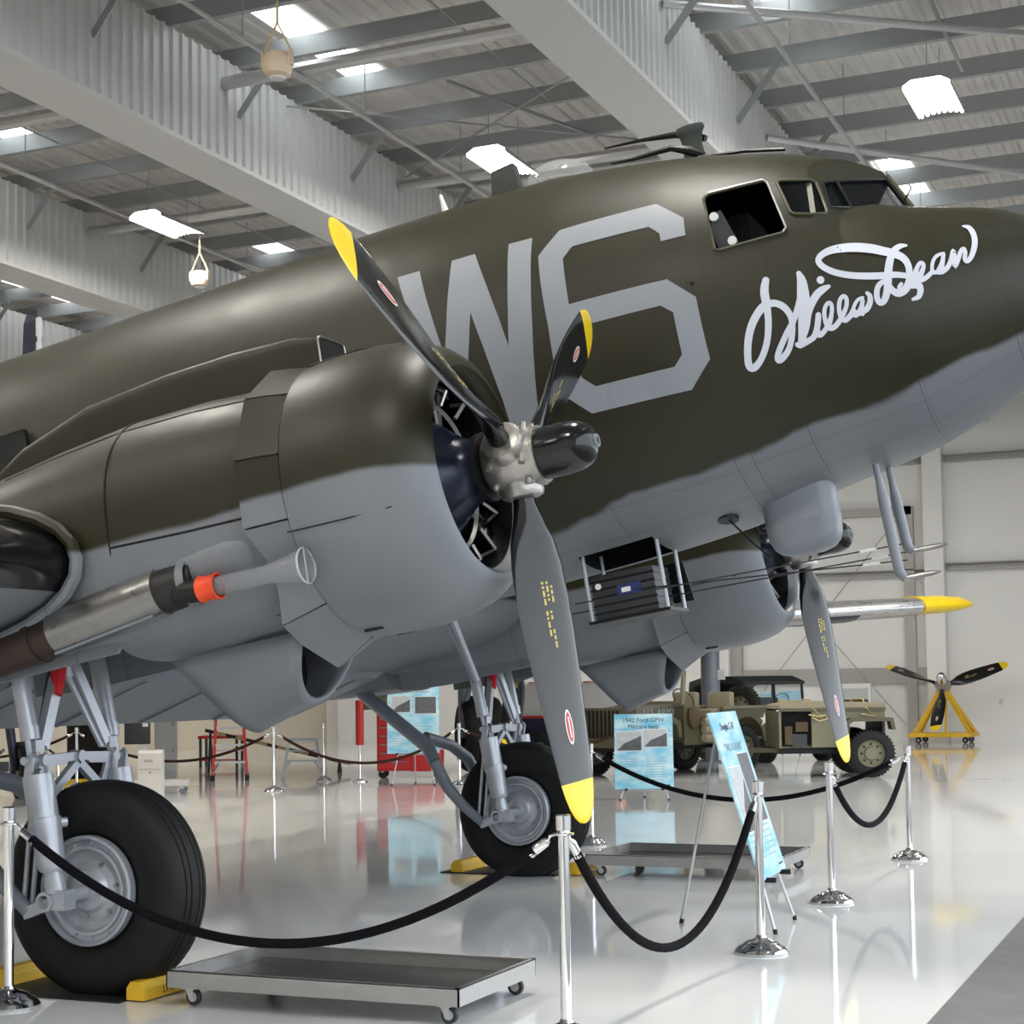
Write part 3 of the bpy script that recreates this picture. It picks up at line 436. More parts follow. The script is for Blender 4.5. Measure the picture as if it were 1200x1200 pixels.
SCRIPT=[[[[0.936,3.0375],[0.93,3.0513],[0.921,3.0724],[0.914,3.0956],[0.9112,3.1179],[0.9108,3.1396],[0.9109,3.1607],[0.9115,3.1836],[0.9125,3.2082],[0.9123,3.2307],[0.9103,3.2515],[0.907,3.2721],[0.9028,3.2926],[0.8976,3.3144],[0.8912,3.3371],[0.8839,3.3581],[0.8752,3.378],[0.865,3.3979],[0.8545,3.4158],[0.8436,3.4325],[0.8319,3.4482],[0.8203,3.4608],[0.8076,3.4712],[0.7947,3.4792],[0.7878,3.4819],[0.7887,3.4817],[0.7903,3.4826],[0.79,3.4822],[0.7891,3.4752],[0.79,3.4609],[0.7927,3.4433],[0.7974,3.4223],[0.804,3.3978],[0.8116,3.3744],[0.8202,3.3516],[0.8302,3.3284],[0.8407,3.3073],[0.8521,3.2879],[0.865,3.269],[0.8783,3.2516],[0.8928,3.2345],[0.9082,3.2183],[0.921,3.207],[0.9306,3.201],[0.9404,3.1975],[0.9511,3.195],[0.9613,3.1934],[0.9706,3.1932],[0.9797,3.1952],[0.9905,3.1997],[1.002,3.2069],[1.0113,3.2153],[1.0196,3.2264],[1.0274,3.2408],[1.0325,3.255],[1.0347,3.268],[1.0346,3.2822],[1.0327,3.2988],[1.0291,3.3196],[1.0233,3.3434],[1.0162,3.3655],[1.0079,3.3864],[0.998,3.4069],[0.9877,3.4234],[0.9763,3.4366],[0.9633,3.4481],[0.9519,3.4564],[0.9429,3.4616],[0.9375,3.4635],[0.9443,3.4648],[0.9493,3.4716],[0.9486,3.4685],[0.9505,3.4604],[0.9565,3.4482],[0.9669,3.4317],[0.9794,3.4132],[0.995,3.3911],[1.0134,3.366],[1.0299,3.3439],[1.0437,3.3266],[1.0575,3.3103],[1.0708,3.2919],[1.0834,3.2701],[1.0952,3.2469],[1.1057,3.2258],[1.1165,3.2051],[1.127,3.1849],[1.134,3.1713]],[[0.9713,3.0481],[0.9675,3.0622],[0.9624,3.0821],[0.959,3.1001],[0.9578,3.1165],[0.9575,3.1362],[0.9567,3.1576],[0.955,3.1809],[0.9527,3.2064],[0.9499,3.2308],[0.9469,3.2533],[0.9432,3.2756],[0.9385,3.2976],[0.9325,3.3207],[0.925,3.345],[0.9165,3.368],[0.9068,3.39],[0.8957,3.4117],[0.8842,3.4314],[0.872,3.4499],[0.8584,3.4677],[0.8446,3.4833],[0.8297,3.4977],[0.8133,3.5107],[0.796,3.5194],[0.7762,3.5205],[0.7594,3.5113],[0.7505,3.4959],[0.7487,3.4786],[0.7506,3.4597],[0.7541,3.4398],[0.7588,3.4171],[0.7653,3.3909],[0.7728,3.3655],[0.7816,3.3407],[0.7919,3.3151],[0.8033,3.2912],[0.816,3.2687],[0.8303,3.2469],[0.8451,3.2271],[0.8614,3.2075],[0.8794,3.1883],[0.8975,3.1727],[0.9159,3.1622],[0.9334,3.1568],[0.9486,3.1543],[0.9634,3.1531],[0.9792,3.1542],[0.9946,3.1584],[1.01,3.1655],[1.0258,3.1756],[1.0396,3.1888],[1.0505,3.2054],[1.059,3.2245],[1.0647,3.2435],[1.0676,3.2618],[1.0677,3.2806],[1.0656,3.3004],[1.0612,3.3236],[1.0544,3.3495],[1.0464,3.3739],[1.037,3.397],[1.0258,3.4201],[1.0134,3.4405],[0.9993,3.4581],[0.9841,3.473],[0.9706,3.4842],[0.9577,3.4931],[0.9432,3.4996],[0.9235,3.498],[0.9129,3.4811],[0.9142,3.4654],[0.9198,3.45],[0.9285,3.434],[0.9401,3.4159],[0.9534,3.3966],[0.9695,3.374],[0.9881,3.3484],[1.0051,3.3256],[1.0199,3.3073],[1.0332,3.2915],[1.0447,3.2757],[1.056,3.2564],[1.0674,3.2343],[1.0775,3.2133],[1.0869,3.1923],[1.0953,3.1716],[1.1009,3.1576]]],[[[1.1212,3.0192],[1.1208,3.031],[1.1197,3.0475],[1.1173,3.0655],[1.1132,3.089],[1.1078,3.1192],[1.103,3.1494],[1.0999,3.1779],[1.0974,3.2058],[1.0945,3.2314],[1.0899,3.2577],[1.0841,3.2858],[1.0787,3.3113],[1.0742,3.3335],[1.0701,3.3539],[1.0659,3.3717],[1.0617,3.3875],[1.0581,3.3991],[1.0591,3.4001],[1.0673,3.3976],[1.0649,3.3985],[1.06,3.3985]],[[1.1469,3.0077],[1.1528,3.0173],[1.1614,3.0336],[1.1677,3.0565],[1.17,3.0849],[1.1701,3.117],[1.1691,3.1471],[1.1676,3.1755],[1.1648,3.2059],[1.1597,3.2363],[1.1517,3.267],[1.1416,3.2968],[1.1321,3.3223],[1.123,3.3445],[1.1139,3.3647],[1.1064,3.3813],[1.101,3.3964],[1.0959,3.4116],[1.0854,3.4281],[1.0643,3.4353],[1.0524,3.4304],[1.0475,3.427]]],[[[1.1049,3.3843],[1.1133,3.3695],[1.1257,3.3471],[1.1372,3.3235],[1.1456,3.3003],[1.1526,3.2774],[1.1599,3.2576],[1.1689,3.2388],[1.1795,3.2195],[1.1902,3.202],[1.2013,3.1854],[1.2133,3.1692],[1.224,3.1563],[1.2337,3.1468],[1.244,3.1385],[1.2537,3.1307],[1.2634,3.1223],[1.2735,3.1139],[1.2806,3.108]],[[1.0778,3.3699],[1.0863,3.3555],[1.0983,3.3343],[1.108,3.3138],[1.1138,3.2939],[1.1188,3.2707],[1.1255,3.2471],[1.1347,3.2241],[1.1453,3.2016],[1.1567,3.1808],[1.1694,3.1609],[1.1835,3.1418],[1.1978,3.1254],[1.2125,3.1121],[1.2269,3.102],[1.2401,3.0947],[1.2539,3.0897],[1.267,3.0872],[1.2755,3.0859]]],[[[1.0703,3.4344],[1.0844,3.4289],[1.1052,3.4207],[1.1233,3.4127],[1.1363,3.4066],[1.1488,3.3996],[1.161,3.3886],[1.1716,3.3738],[1.1806,3.3569],[1.1883,3.3401],[1.1951,3.3221],[1.2011,3.3032],[1.2054,3.2878],[1.2082,3.2759],[1.2096,3.2667],[1.2104,3.2609]],[[1.0625,3.3979],[1.0769,3.3939],[1.0974,3.388],[1.1145,3.382],[1.1255,3.3772],[1.1329,3.373],[1.1386,3.3678],[1.1454,3.3582],[1.1527,3.3445],[1.1593,3.33],[1.1653,3.3143],[1.1707,3.2967],[1.175,3.2822],[1.1782,3.2717],[1.1805,3.2637],[1.182,3.2582]]],[[[1.1591,3.3431],[1.1592,3.3542],[1.16,3.3714],[1.1693,3.3891],[1.1905,3.3873],[1.2039,3.3769],[1.2158,3.3655],[1.2284,3.3531],[1.2424,3.3375],[1.2546,3.3198],[1.264,3.2998],[1.2714,3.2781],[1.2771,3.2585],[1.2818,3.2402],[1.2853,3.2222],[1.2861,3.2066],[1.2826,3.1934],[1.2743,3.1838],[1.2609,3.1819],[1.2488,3.1892],[1.2384,3.2007],[1.2299,3.2143],[1.2237,3.2297],[1.2189,3.2472],[1.2157,3.2651],[1.2141,3.2842],[1.214,3.3047],[1.2157,3.3221],[1.2197,3.3366],[1.227,3.3493],[1.24,3.3573],[1.2559,3.3564],[1.2707,3.3495],[1.2844,3.3393],[1.2978,3.3258],[1.3113,3.3089],[1.3237,3.2913],[1.336,3.2721],[1.3482,3.2506],[1.3579,3.2302],[1.3646,3.2107],[1.3687,3.1918],[1.3699,3.1754],[1.367,3.161],[1.3596,3.1497],[1.3469,3.1452],[1.3338,3.151],[1.3223,3.1622],[1.3128,3.1776],[1.3059,3.1971],[1.3003,3.2202],[1.297,3.2421],[1.2964,3.2631],[1.2981,3.2838],[1.3023,3.3004],[1.311,3.312],[1.3239,3.316],[1.3364,3.3138],[1.3487,3.3073],[1.3607,3.2977],[1.3711,3.2883],[1.3807,3.2785],[1.3895,3.2683],[1.3952,3.2616]],[[1.1883,3.3385],[1.1885,3.3491],[1.189,3.3622],[1.1866,3.362],[1.1808,3.3606],[1.189,3.355],[1.1994,3.3458],[1.21,3.3343],[1.2211,3.3199],[1.2308,3.3054],[1.24,3.2895],[1.2492,3.271],[1.2562,3.2537],[1.2609,3.2375],[1.2636,3.2222],[1.264,3.2122],[1.2628,3.2075],[1.2615,3.2058],[1.2633,3.2058],[1.2611,3.2076],[1.2545,3.2148],[1.2489,3.2238],[1.2442,3.2351],[1.2401,3.2497],[1.2378,3.2646],[1.2375,3.281],[1.2389,3.2987],[1.2415,3.3122],[1.2449,3.3209],[1.2483,3.3259],[1.2493,3.3264],[1.2517,3.3257],[1.2593,3.322],[1.2686,3.3153],[1.2793,3.3052],[1.2918,3.2909],[1.3039,3.2753],[1.3162,3.258],[1.3284,3.2388],[1.3374,3.2216],[1.3429,3.206],[1.3461,3.191],[1.3469,3.1806],[1.3459,3.1742],[1.3441,3.1706],[1.3454,3.1705],[1.3441,3.1717],[1.3383,3.1778],[1.333,3.1869],[1.3277,3.2019],[1.3226,3.2222],[1.32,3.2405],[1.3207,3.2573],[1.3238,3.274],[1.3272,3.284],[1.3284,3.2859],[1.329,3.286],[1.3319,3.2858],[1.3385,3.2828],[1.3482,3.2758],[1.3574,3.2682],[1.3655,3.2601],[1.3734,3.2507],[1.3789,3.2441]]],[[[1.3386,3.3136],[1.3474,3.3059],[1.3603,3.2942],[1.3722,3.2814],[1.3807,3.2675],[1.3869,3.2541],[1.3906,3.2453]],[[1.3241,3.2916],[1.3326,3.2838],[1.3446,3.2727],[1.354,3.263],[1.3611,3.2538],[1.3682,3.243],[1.373,3.2353]]],[[[1.4426,3.1625],[1.4365,3.1641],[1.4267,3.1671],[1.4164,3.1727],[1.4071,3.1809],[1.3983,3.191],[1.3904,3.2024],[1.383,3.2157],[1.3762,3.2309],[1.3716,3.2451],[1.3702,3.2588],[1.3718,3.2716],[1.3795,3.2821],[1.3925,3.2804],[1.4023,3.2731],[1.4108,3.2645],[1.4187,3.2547],[1.4267,3.2426],[1.4341,3.2291],[1.4415,3.2108],[1.4484,3.1913],[1.4403,3.1919],[1.4304,3.1868],[1.4255,3.2059],[1.4207,3.2229],[1.4165,3.2347],[1.4119,3.2466],[1.4087,3.2587],[1.4099,3.2709],[1.4138,3.278],[1.416,3.2809]],[[1.4446,3.1804],[1.4387,3.1826],[1.4308,3.1858],[1.4242,3.19],[1.4181,3.196],[1.4113,3.2041],[1.4052,3.2132],[1.3991,3.2245],[1.3932,3.2374],[1.3899,3.2475],[1.3891,3.2556],[1.3898,3.2623],[1.3883,3.2619],[1.3865,3.2611],[1.3922,3.2566],[1.3987,3.25],[1.4051,3.2421],[1.4119,3.2319],[1.4178,3.221],[1.4239,3.2046],[1.4298,3.1853],[1.4443,3.1671],[1.4508,3.19],[1.446,3.21],[1.4414,3.2279],[1.4374,3.2413],[1.4339,3.2525],[1.4326,3.2582],[1.4328,3.2583],[1.4337,3.2592],[1.4352,3.2613]]],[[[1.3926,3.2905],[1.3999,3.2868],[1.4106,3.2814],[1.4206,3.2766],[1.4308,3.2731],[1.4444,3.2685],[1.4592,3.2588],[1.4718,3.2438],[1.4823,3.2263],[1.4898,3.2086],[1.494,3.1907],[1.4952,3.1733],[1.4938,3.1579],[1.4884,3.1456],[1.4813,3.1389],[1.4769,3.1357]],[[1.3838,3.2639],[1.3909,3.2595],[1.4016,3.2527],[1.4134,3.2459],[1.4254,3.2407],[1.4359,3.2366],[1.4426,3.2321],[1.4493,3.2235],[1.4568,3.2105],[1.4622,3.1987],[1.4655,3.1879],[1.4675,3.1761],[1.4682,3.1679],[1.468,3.1633],[1.4656,3.1578],[1.4631,3.1533]]],[[[1.7072,2.7873],[1.7,2.7839],[1.6885,2.7799],[1.6752,2.7813],[1.6618,2.7892],[1.6475,2.8024],[1.6337,2.8214],[1.6219,2.8448],[1.6118,2.8706],[1.6031,2.8962],[1.5955,2.9226],[1.5887,2.9503],[1.583,2.9761],[1.5783,3.0007],[1.5743,3.025],[1.5706,3.0486],[1.567,3.0733],[1.5635,3.0979],[1.5594,3.1198],[1.5534,3.1429],[1.5462,3.1662],[1.54,3.1817],[1.5356,3.1884],[1.533,3.1907],[1.5358,3.1912],[1.5365,3.1917],[1.5336,3.1854],[1.5318,3.1766],[1.532,3.1641],[1.5342,3.1474],[1.5373,3.1328],[1.541,3.1216],[1.5458,3.1114],[1.5505,3.1036],[1.5575,3.0957],[1.5673,3.0872],[1.5746,3.0811]],[[1.7062,2.8105],[1.6991,2.8134],[1.6894,2.8181],[1.6811,2.8246],[1.6728,2.8329],[1.6637,2.8433],[1.6566,2.8547],[1.6505,2.8698],[1.6439,2.8899],[1.6379,2.911],[1.6324,2.9332],[1.6272,2.9577],[1.6225,2.9812],[1.6184,3.0034],[1.6147,3.0265],[1.6108,3.0495],[1.6069,3.0736],[1.6026,3.1001],[1.5965,3.1265],[1.588,3.1533],[1.5776,3.1799],[1.5667,3.2017],[1.5541,3.2181],[1.5392,3.2283],[1.5222,3.2291],[1.5103,3.2178],[1.5043,3.2022],[1.5018,3.185],[1.5025,3.166],[1.5056,3.1452],[1.51,3.1264],[1.5159,3.1098],[1.5236,3.0942],[1.5333,3.0801],[1.5457,3.0684],[1.5583,3.0599],[1.5663,3.0547]]],[[[1.6958,3.0179],[1.6827,3.0127],[1.6624,3.0063],[1.6396,3.0026],[1.6149,3.0031],[1.588,3.006],[1.5619,3.009],[1.5357,3.0113],[1.508,3.013],[1.4811,3.0129],[1.4542,3.0121],[1.4276,3.0124],[1.4021,3.0096],[1.3769,3.005],[1.3518,2.9989],[1.3301,2.9919],[1.3112,2.9835],[1.2941,2.9737],[1.2811,2.9638],[1.2715,2.9538],[1.2654,2.9442],[1.2639,2.9389],[1.2647,2.9356],[1.2691,2.9283],[1.277,2.9201],[1.289,2.9117],[1.3055,2.9031],[1.3232,2.8961],[1.3429,2.8906],[1.3656,2.8863],[1.3862,2.8765],[1.4072,2.8681],[1.431,2.8668],[1.4541,2.8667],[1.4772,2.8679],[1.501,2.8703],[1.5227,2.8732],[1.5425,2.8765],[1.5621,2.8806],[1.5814,2.8848],[1.6004,2.8883],[1.6185,2.892],[1.634,2.8972],[1.6484,2.9045],[1.6619,2.9138],[1.6719,2.9241],[1.679,2.9355],[1.6844,2.9496],[1.6878,2.9655],[1.689,2.9857],[1.688,3.0097],[1.6858,3.0316],[1.6829,3.0495],[1.679,3.0645],[1.6744,3.0764],[1.668,3.089],[1.6595,3.1022],[1.6517,3.1119],[1.6444,3.1186],[1.637,3.1235],[1.6329,3.1254],[1.6296,3.1251],[1.6234,3.1214],[1.6177,3.1166],[1.6127,3.1099],[1.6077,3.1],[1.6042,3.0924]],[[1.6865,3.0561],[1.6735,3.0519],[1.6543,3.0469],[1.6339,3.0449],[1.6115,3.0473],[1.5848,3.0525],[1.5578,3.0568],[1.5307,3.0588],[1.5023,3.0591],[1.4748,3.0579],[1.4476,3.0569],[1.4192,3.0546],[1.3921,3.0509],[1.3654,3.0454],[1.3387,3.0382],[1.3149,3.0298],[1.2937,3.0197],[1.2744,3.0079],[1.2588,2.9955],[1.246,2.9819],[1.236,2.9659],[1.2312,2.9463],[1.2353,2.9246],[1.2457,2.9058],[1.2591,2.8899],[1.2756,2.8756],[1.2956,2.8619],[1.317,2.8503],[1.3403,2.8409],[1.3633,2.8253],[1.3843,2.805],[1.4091,2.7997],[1.435,2.7962],[1.4601,2.7947],[1.4853,2.7951],[1.5109,2.7974],[1.5346,2.8004],[1.5564,2.8048],[1.577,2.8106],[1.5956,2.8163],[1.6141,2.821],[1.6335,2.8266],[1.6518,2.8352],[1.6689,2.8474],[1.6853,2.8631],[1.6991,2.8824],[1.7095,2.9046],[1.7167,2.9288],[1.7211,2.9541],[1.723,2.9818],[1.7227,3.0107],[1.7213,3.0358],[1.7195,3.0578],[1.7163,3.0799],[1.7099,3.1013],[1.6999,3.1212],[1.6874,3.1392],[1.6739,3.1539],[1.6593,3.165],[1.6433,3.1728],[1.6264,3.1754],[1.611,3.1703],[1.5996,3.1605],[1.591,3.1495],[1.5844,3.1361],[1.5801,3.1224],[1.5777,3.1136]]],[[[1.6479,3.0791],[1.6438,3.0839],[1.6373,3.092],[1.6311,3.1035],[1.6283,3.1167],[1.6277,3.1276],[1.6273,3.1342]],[[1.6599,3.0955],[1.6565,3.1006],[1.6524,3.1072],[1.6509,3.1109],[1.6513,3.1146],[1.6522,3.1219],[1.653,3.1278]]],[[[1.7062,3.106],[1.7181,3.1009],[1.7365,3.0924],[1.7545,3.0794],[1.7676,3.0606],[1.7766,3.0399],[1.7829,3.0213],[1.7883,3.0035],[1.7922,2.9848],[1.7932,2.9664],[1.7882,2.9494],[1.7789,2.939],[1.7671,2.9369],[1.7569,2.945],[1.749,2.9568],[1.7422,2.9698],[1.7346,2.9852],[1.7264,3.0047],[1.7212,3.0261],[1.7208,3.0485],[1.7244,3.0708],[1.7341,3.0902],[1.7502,3.0981],[1.7654,3.096],[1.7791,3.0902],[1.7927,3.0808],[1.8061,3.0684],[1.8166,3.0576],[1.824,3.0484],[1.8292,3.0401],[1.8322,3.0349]],[[1.6975,3.052],[1.7094,3.049],[1.7255,3.0446],[1.7372,3.0395],[1.7453,3.0317],[1.7543,3.0185],[1.7616,3.0047],[1.7672,2.9911],[1.7708,2.978],[1.7718,2.9713],[1.7715,2.9697],[1.77,2.9676],[1.7704,2.9673],[1.7697,2.9688],[1.7655,2.9763],[1.7608,2.9873],[1.7558,3.0017],[1.7512,3.018],[1.7496,3.03],[1.7504,3.0415],[1.7528,3.0533],[1.7539,3.0567],[1.7547,3.0574],[1.7621,3.058],[1.7711,3.0561],[1.7813,3.0499],[1.7933,3.0393],[1.8032,3.0299],[1.8098,3.0233],[1.8147,3.0176],[1.8181,3.0135]]],[[[1.8922,2.8835],[1.8861,2.884],[1.8765,2.8852],[1.8664,2.889],[1.8568,2.8957],[1.8468,2.9052],[1.8377,2.9183],[1.8299,2.935],[1.8232,2.9543],[1.8182,2.9735],[1.8145,2.9941],[1.8122,3.016],[1.8129,3.035],[1.8198,3.0499],[1.8306,3.0559],[1.8418,3.0538],[1.8513,3.0446],[1.8599,3.0313],[1.8677,3.0169],[1.8756,3.0008],[1.8836,2.9816],[1.8904,2.9621],[1.896,2.9386],[1.9002,2.9151],[1.8819,2.9007],[1.8797,2.9144],[1.8747,2.9433],[1.8702,2.9682],[1.8665,2.9852],[1.8629,3.0011],[1.8601,3.0161],[1.8592,3.0304],[1.8595,3.0416],[1.8598,3.0482]],[[1.8928,2.9096],[1.8869,2.9109],[1.8787,2.9129],[1.8713,2.9165],[1.8643,2.9219],[1.857,2.9291],[1.851,2.9378],[1.8454,2.95],[1.8397,2.9659],[1.8356,2.9816],[1.8325,2.999],[1.8305,3.0173],[1.8306,3.0272],[1.8311,3.0281],[1.833,3.0289],[1.8353,3.0284],[1.8396,3.024],[1.8463,3.0133],[1.8533,3.0002],[1.8603,2.985],[1.8673,2.967],[1.8728,2.9503],[1.8773,2.9298],[1.8809,2.9075],[1.9021,2.9047],[1.9001,2.9213],[1.8958,2.951],[1.8917,2.977],[1.8883,2.9953],[1.8851,3.0108],[1.8832,3.0219],[1.8827,3.0306],[1.8829,3.0388],[1.8832,3.0449]]],[[[1.8513,3.0607],[1.8566,3.0615],[1.8654,3.062],[1.8756,3.0596],[1.8861,3.054],[1.8977,3.0451],[1.909,3.0322],[1.9188,3.0151],[1.9276,2.9949],[1.9351,2.9738],[1.9421,2.9497],[1.9481,2.924],[1.9524,2.9052],[1.9547,2.8936],[1.9478,2.9002],[1.9346,2.8875],[1.9341,2.9052],[1.9325,2.9339],[1.9311,2.9594],[1.9297,2.9835],[1.9282,3.0086],[1.9422,3.0364],[1.9561,3.0167],[1.9659,2.9901],[1.9745,2.965],[1.9809,2.9435],[1.9865,2.9223],[1.9913,2.9071],[1.9957,2.8971],[1.9988,2.8921],[1.9936,2.892],[1.9912,2.8892],[1.9928,2.8983],[1.9933,2.9091],[1.9913,2.9228],[1.9871,2.9427],[1.9847,2.9634],[1.9869,2.9832],[1.9938,3.0001],[2.0078,3.0072],[2.0202,2.9986],[2.0312,2.9836],[2.0412,2.964],[2.0507,2.9387],[2.0599,2.9076],[2.0671,2.8766],[2.0721,2.8465],[2.0753,2.8151],[2.0767,2.7839],[2.0763,2.7521],[2.0741,2.7195],[2.07,2.6891],[2.0641,2.6604],[2.0562,2.6334],[2.0463,2.6119],[2.034,2.6029],[2.0226,2.6044],[2.0154,2.6065]],[[1.8506,3.0303],[1.8556,3.0287],[1.8622,3.0263],[1.8686,3.0228],[1.8762,3.0178],[1.8849,3.0113],[1.8922,3.0031],[1.8993,2.991],[1.9069,2.9741],[1.9136,2.9562],[1.9197,2.9349],[1.9253,2.9103],[1.9297,2.8913],[1.9328,2.8795],[1.9424,2.8612],[1.957,2.8833],[1.9574,2.9042],[1.9572,2.9342],[1.9565,2.9615],[1.9542,2.9873],[1.9514,3.0096],[1.9391,3.0011],[1.937,2.9976],[1.9452,2.9721],[1.9531,2.9468],[1.9597,2.9261],[1.9664,2.9045],[1.9731,2.8856],[1.9801,2.8699],[1.9884,2.8567],[2.0024,2.8525],[2.0113,2.8697],[2.014,2.8891],[2.0146,2.9097],[2.0124,2.9311],[2.009,2.9508],[2.0081,2.9615],[2.009,2.9659],[2.0095,2.9677],[2.0056,2.966],[2.007,2.9635],[2.0136,2.953],[2.0202,2.9382],[2.0269,2.9168],[2.034,2.8884],[2.0395,2.8611],[2.0433,2.8365],[2.046,2.8115],[2.0472,2.788],[2.047,2.7646],[2.0455,2.7405],[2.0431,2.7189],[2.0398,2.6984],[2.0355,2.6788],[2.0319,2.6648],[2.027,2.6537],[2.0191,2.6436],[2.013,2.6367]]],[[[1.7008,3.128],[1.7105,3.1295],[1.7224,3.1316],[1.726,3.1321],[1.7256,3.1309],[1.7272,3.1385],[1.7275,3.1478],[1.7262,3.1578],[1.7228,3.1687],[1.72,3.1756],[1.7145,3.1809],[1.7043,3.1858],[1.6964,3.1891]],[[1.7073,3.0731],[1.7176,3.0751],[1.7341,3.0791],[1.7516,3.0913],[1.7611,3.1153],[1.762,3.1374],[1.7595,3.1564],[1.7544,3.1741],[1.7464,3.191],[1.7351,3.2047],[1.7206,3.2105],[1.707,3.2107],[1.6984,3.2104]]]]
DOT=[[1.2624,3.0578],[1.2594,3.0669],[1.2538,3.0744],[1.2464,3.0794],[1.2383,3.0809],[1.2307,3.0789],[1.2249,3.0736],[1.2216,3.0659],[1.2214,3.0568],[1.2244,3.0478],[1.23,3.0403],[1.2374,3.0353],[1.2455,3.0336],[1.253,3.0355],[1.2589,3.0408],[1.2622,3.0486]]
WIN_SIDE=[[0.6568,2.5281],[0.6642,2.504],[0.6888,2.4832],[0.8444,2.4331],[0.9874,2.38],[1.0146,2.4062],[1.064,2.5886],[1.1024,2.7329],[1.0823,2.7617],[0.9334,2.8016],[0.7285,2.8533],[0.7028,2.8458]]
WIN_Q=[[1.0618,2.3958],[1.0823,2.3711],[1.1653,2.3582],[1.2436,2.3228],[1.2638,2.3188],[1.2892,2.4188],[1.3128,2.5374],[1.3068,2.578],[1.2352,2.6305],[1.1488,2.6336],[1.1293,2.6181],[1.0979,2.5076]]
# ================================================================ the airplane (frame: x forward, y to port, z up; origin on the thrust line at the propeller discs)
AL = math.radians(9.034); AO = V(2.3483, 0, 2.653)
plane = thing('transport_airplane', 'large twin-engine propeller airplane in olive drab over grey, nose pointing right', 'airplane', AO)
plane.rotation_euler = (0, -AL, 0)
def w2a(p):
    d = Vector(p)-AO; c, s = math.cos(AL), math.sin(AL); return V(d.x*c+d.z*s, d.y, -d.x*s+d.z*c)
FXK = np.array([-17, -14, -11, -8, -5.2, -3, -1.5, -.6, .3, 1.0, 1.5, 1.7, 2.2, 2.55, 2.75, 2.82])
FW = np.array([.12, .5, .86, 1.1, 1.21, 1.22, 1.22, 1.21, 1.15, 1.03, .90, .83, .60, .37, .17, .02])
FZC = np.array([1.7, 1.95, 2.1, 2.18, 2.202, 2.262, 2.301, 2.293, 2.194, 2.035, 1.83, 1.74, 1.6, 1.3, 1.0, .72])
FZN = np.array([1.7, 1.95, 2.1, 2.18, 2.1, 2.1, 2.1, 2.1, 1.93, 1.72, 1.56, 1.49, 1.338, 1.09, .88, .72])
FZB = np.array([1.3, .85, .4, .02, -.2, -.28, -.27, -.237, -.162, -.023, .068, .13, .333, .46, .57, .68])
FZM = np.array([1.5, 1.4, 1.27, 1.12, 1.0, .99, 1.02, 1.03, 1.0, .93, .85, .82, .835, .77, .72, .70])
def pchip(xk, yk, x):
    h = np.diff(xk); d = np.diff(yk)/h; m = np.zeros(len(xk))
    for i in range(1, len(xk)-1):
        if d[i-1]*d[i] > 0:
            w1 = 2*h[i]+h[i-1]; w2 = h[i]+2*h[i-1]; m[i] = (w1+w2)/(w1/d[i-1]+w2/d[i])
    m[0] = d[0]; m[-1] = d[-1]
    i = np.clip(np.searchsorted(xk, x)-1, 0, len(h)-1); t = (x-xk[i])/h[i]
    return (1+2*t)*(1-t)**2*yk[i]+t*(1-t)**2*h[i]*m[i]+t*t*(3-2*t)*yk[i+1]+t*t*(t-1)*h[i]*m[i+1]
def fus_r(x, th):
    w_ = pchip(FXK, FW, x); tc = pchip(FXK, FZC, x); tn = pchip(FXK, FZN, x); b = pchip(FXK, FZB, x); m = pchip(FXK, FZM, x)
    c, s = np.abs(np.cos(th)), np.sin(th); NE = 2.15
    def se(h): return 1/((c/w_)**NE+(np.abs(s)/np.maximum(h, 1e-3))**NE)**(1/NE)
    den = .55*c+.48*s
    pl = np.where(den > 1e-6, (2.416-x-.48*m)/np.maximum(den, 1e-6), 9)
    cab = se(tc-m); cab = np.where(x > .6, np.minimum(cab, np.maximum(pl, 0)), cab)
    return np.where(s >= 0, np.maximum(se(tn-m), cab), se(m-b))
def fus_p(x, th, off=0.):
    x = np.asarray(x, float); th = np.asarray(th, float)
    r = fus_r(x, th)+off; return np.stack([x, r*np.cos(th), pchip(FXK, FZM, x)+r*np.sin(th)], -1)
P_FUS = paint('fuselage_paint', [(-17, -.1), (-2.5, -.1), (-.63, -.054), (-.12, .063), (.57, .142), (.94, .22), (1.43, .28), (1.63, .34), (1.98, .465), (2.2, .508), (3, .75)], .018,
              stations=(-4.6, -3.7, -2.75, -1.85, -1.0, -.28, .52, .62, .97, 1.62, 2.17), longs=(.75, .35, .02, -.3, -.62, -.9, -1.15), zc=.95)
P_NAC = paint('nacelle_paint', [(-7, -.06), (-1.5, -.06), (-1.0, -.03), (-.5, -.02), (0, -.05)], .012, stations=(-2.75, -2.3), longs=(), zc=0)
P_WING = paint('wing_paint', [(-9, .1), (-4, -.02), (-2, -.06), (0, -.06)], .02, stations=(-2.75, -3.4, -4.2, -5.1), longs=(), zc=0)
# ---- fuselage skin
xs = np.concatenate([np.arange(-16.8, -2, .35), np.arange(-2, .8, .1), np.arange(.8, 1.74, .012), np.arange(1.75, 2.7, .04), np.array([2.72, 2.76, 2.79, 2.81])])
ths = np.linspace(0, 2*PI, 193)[:-1]
XX, TT = np.meshgrid(xs, ths, indexing='ij'); PP = fus_p(XX, TT)
fus = MB().rings([[tuple(p) for p in row] for row in PP]).build('fuselage', [P_FUS, 'interior'], plane, sm=30)
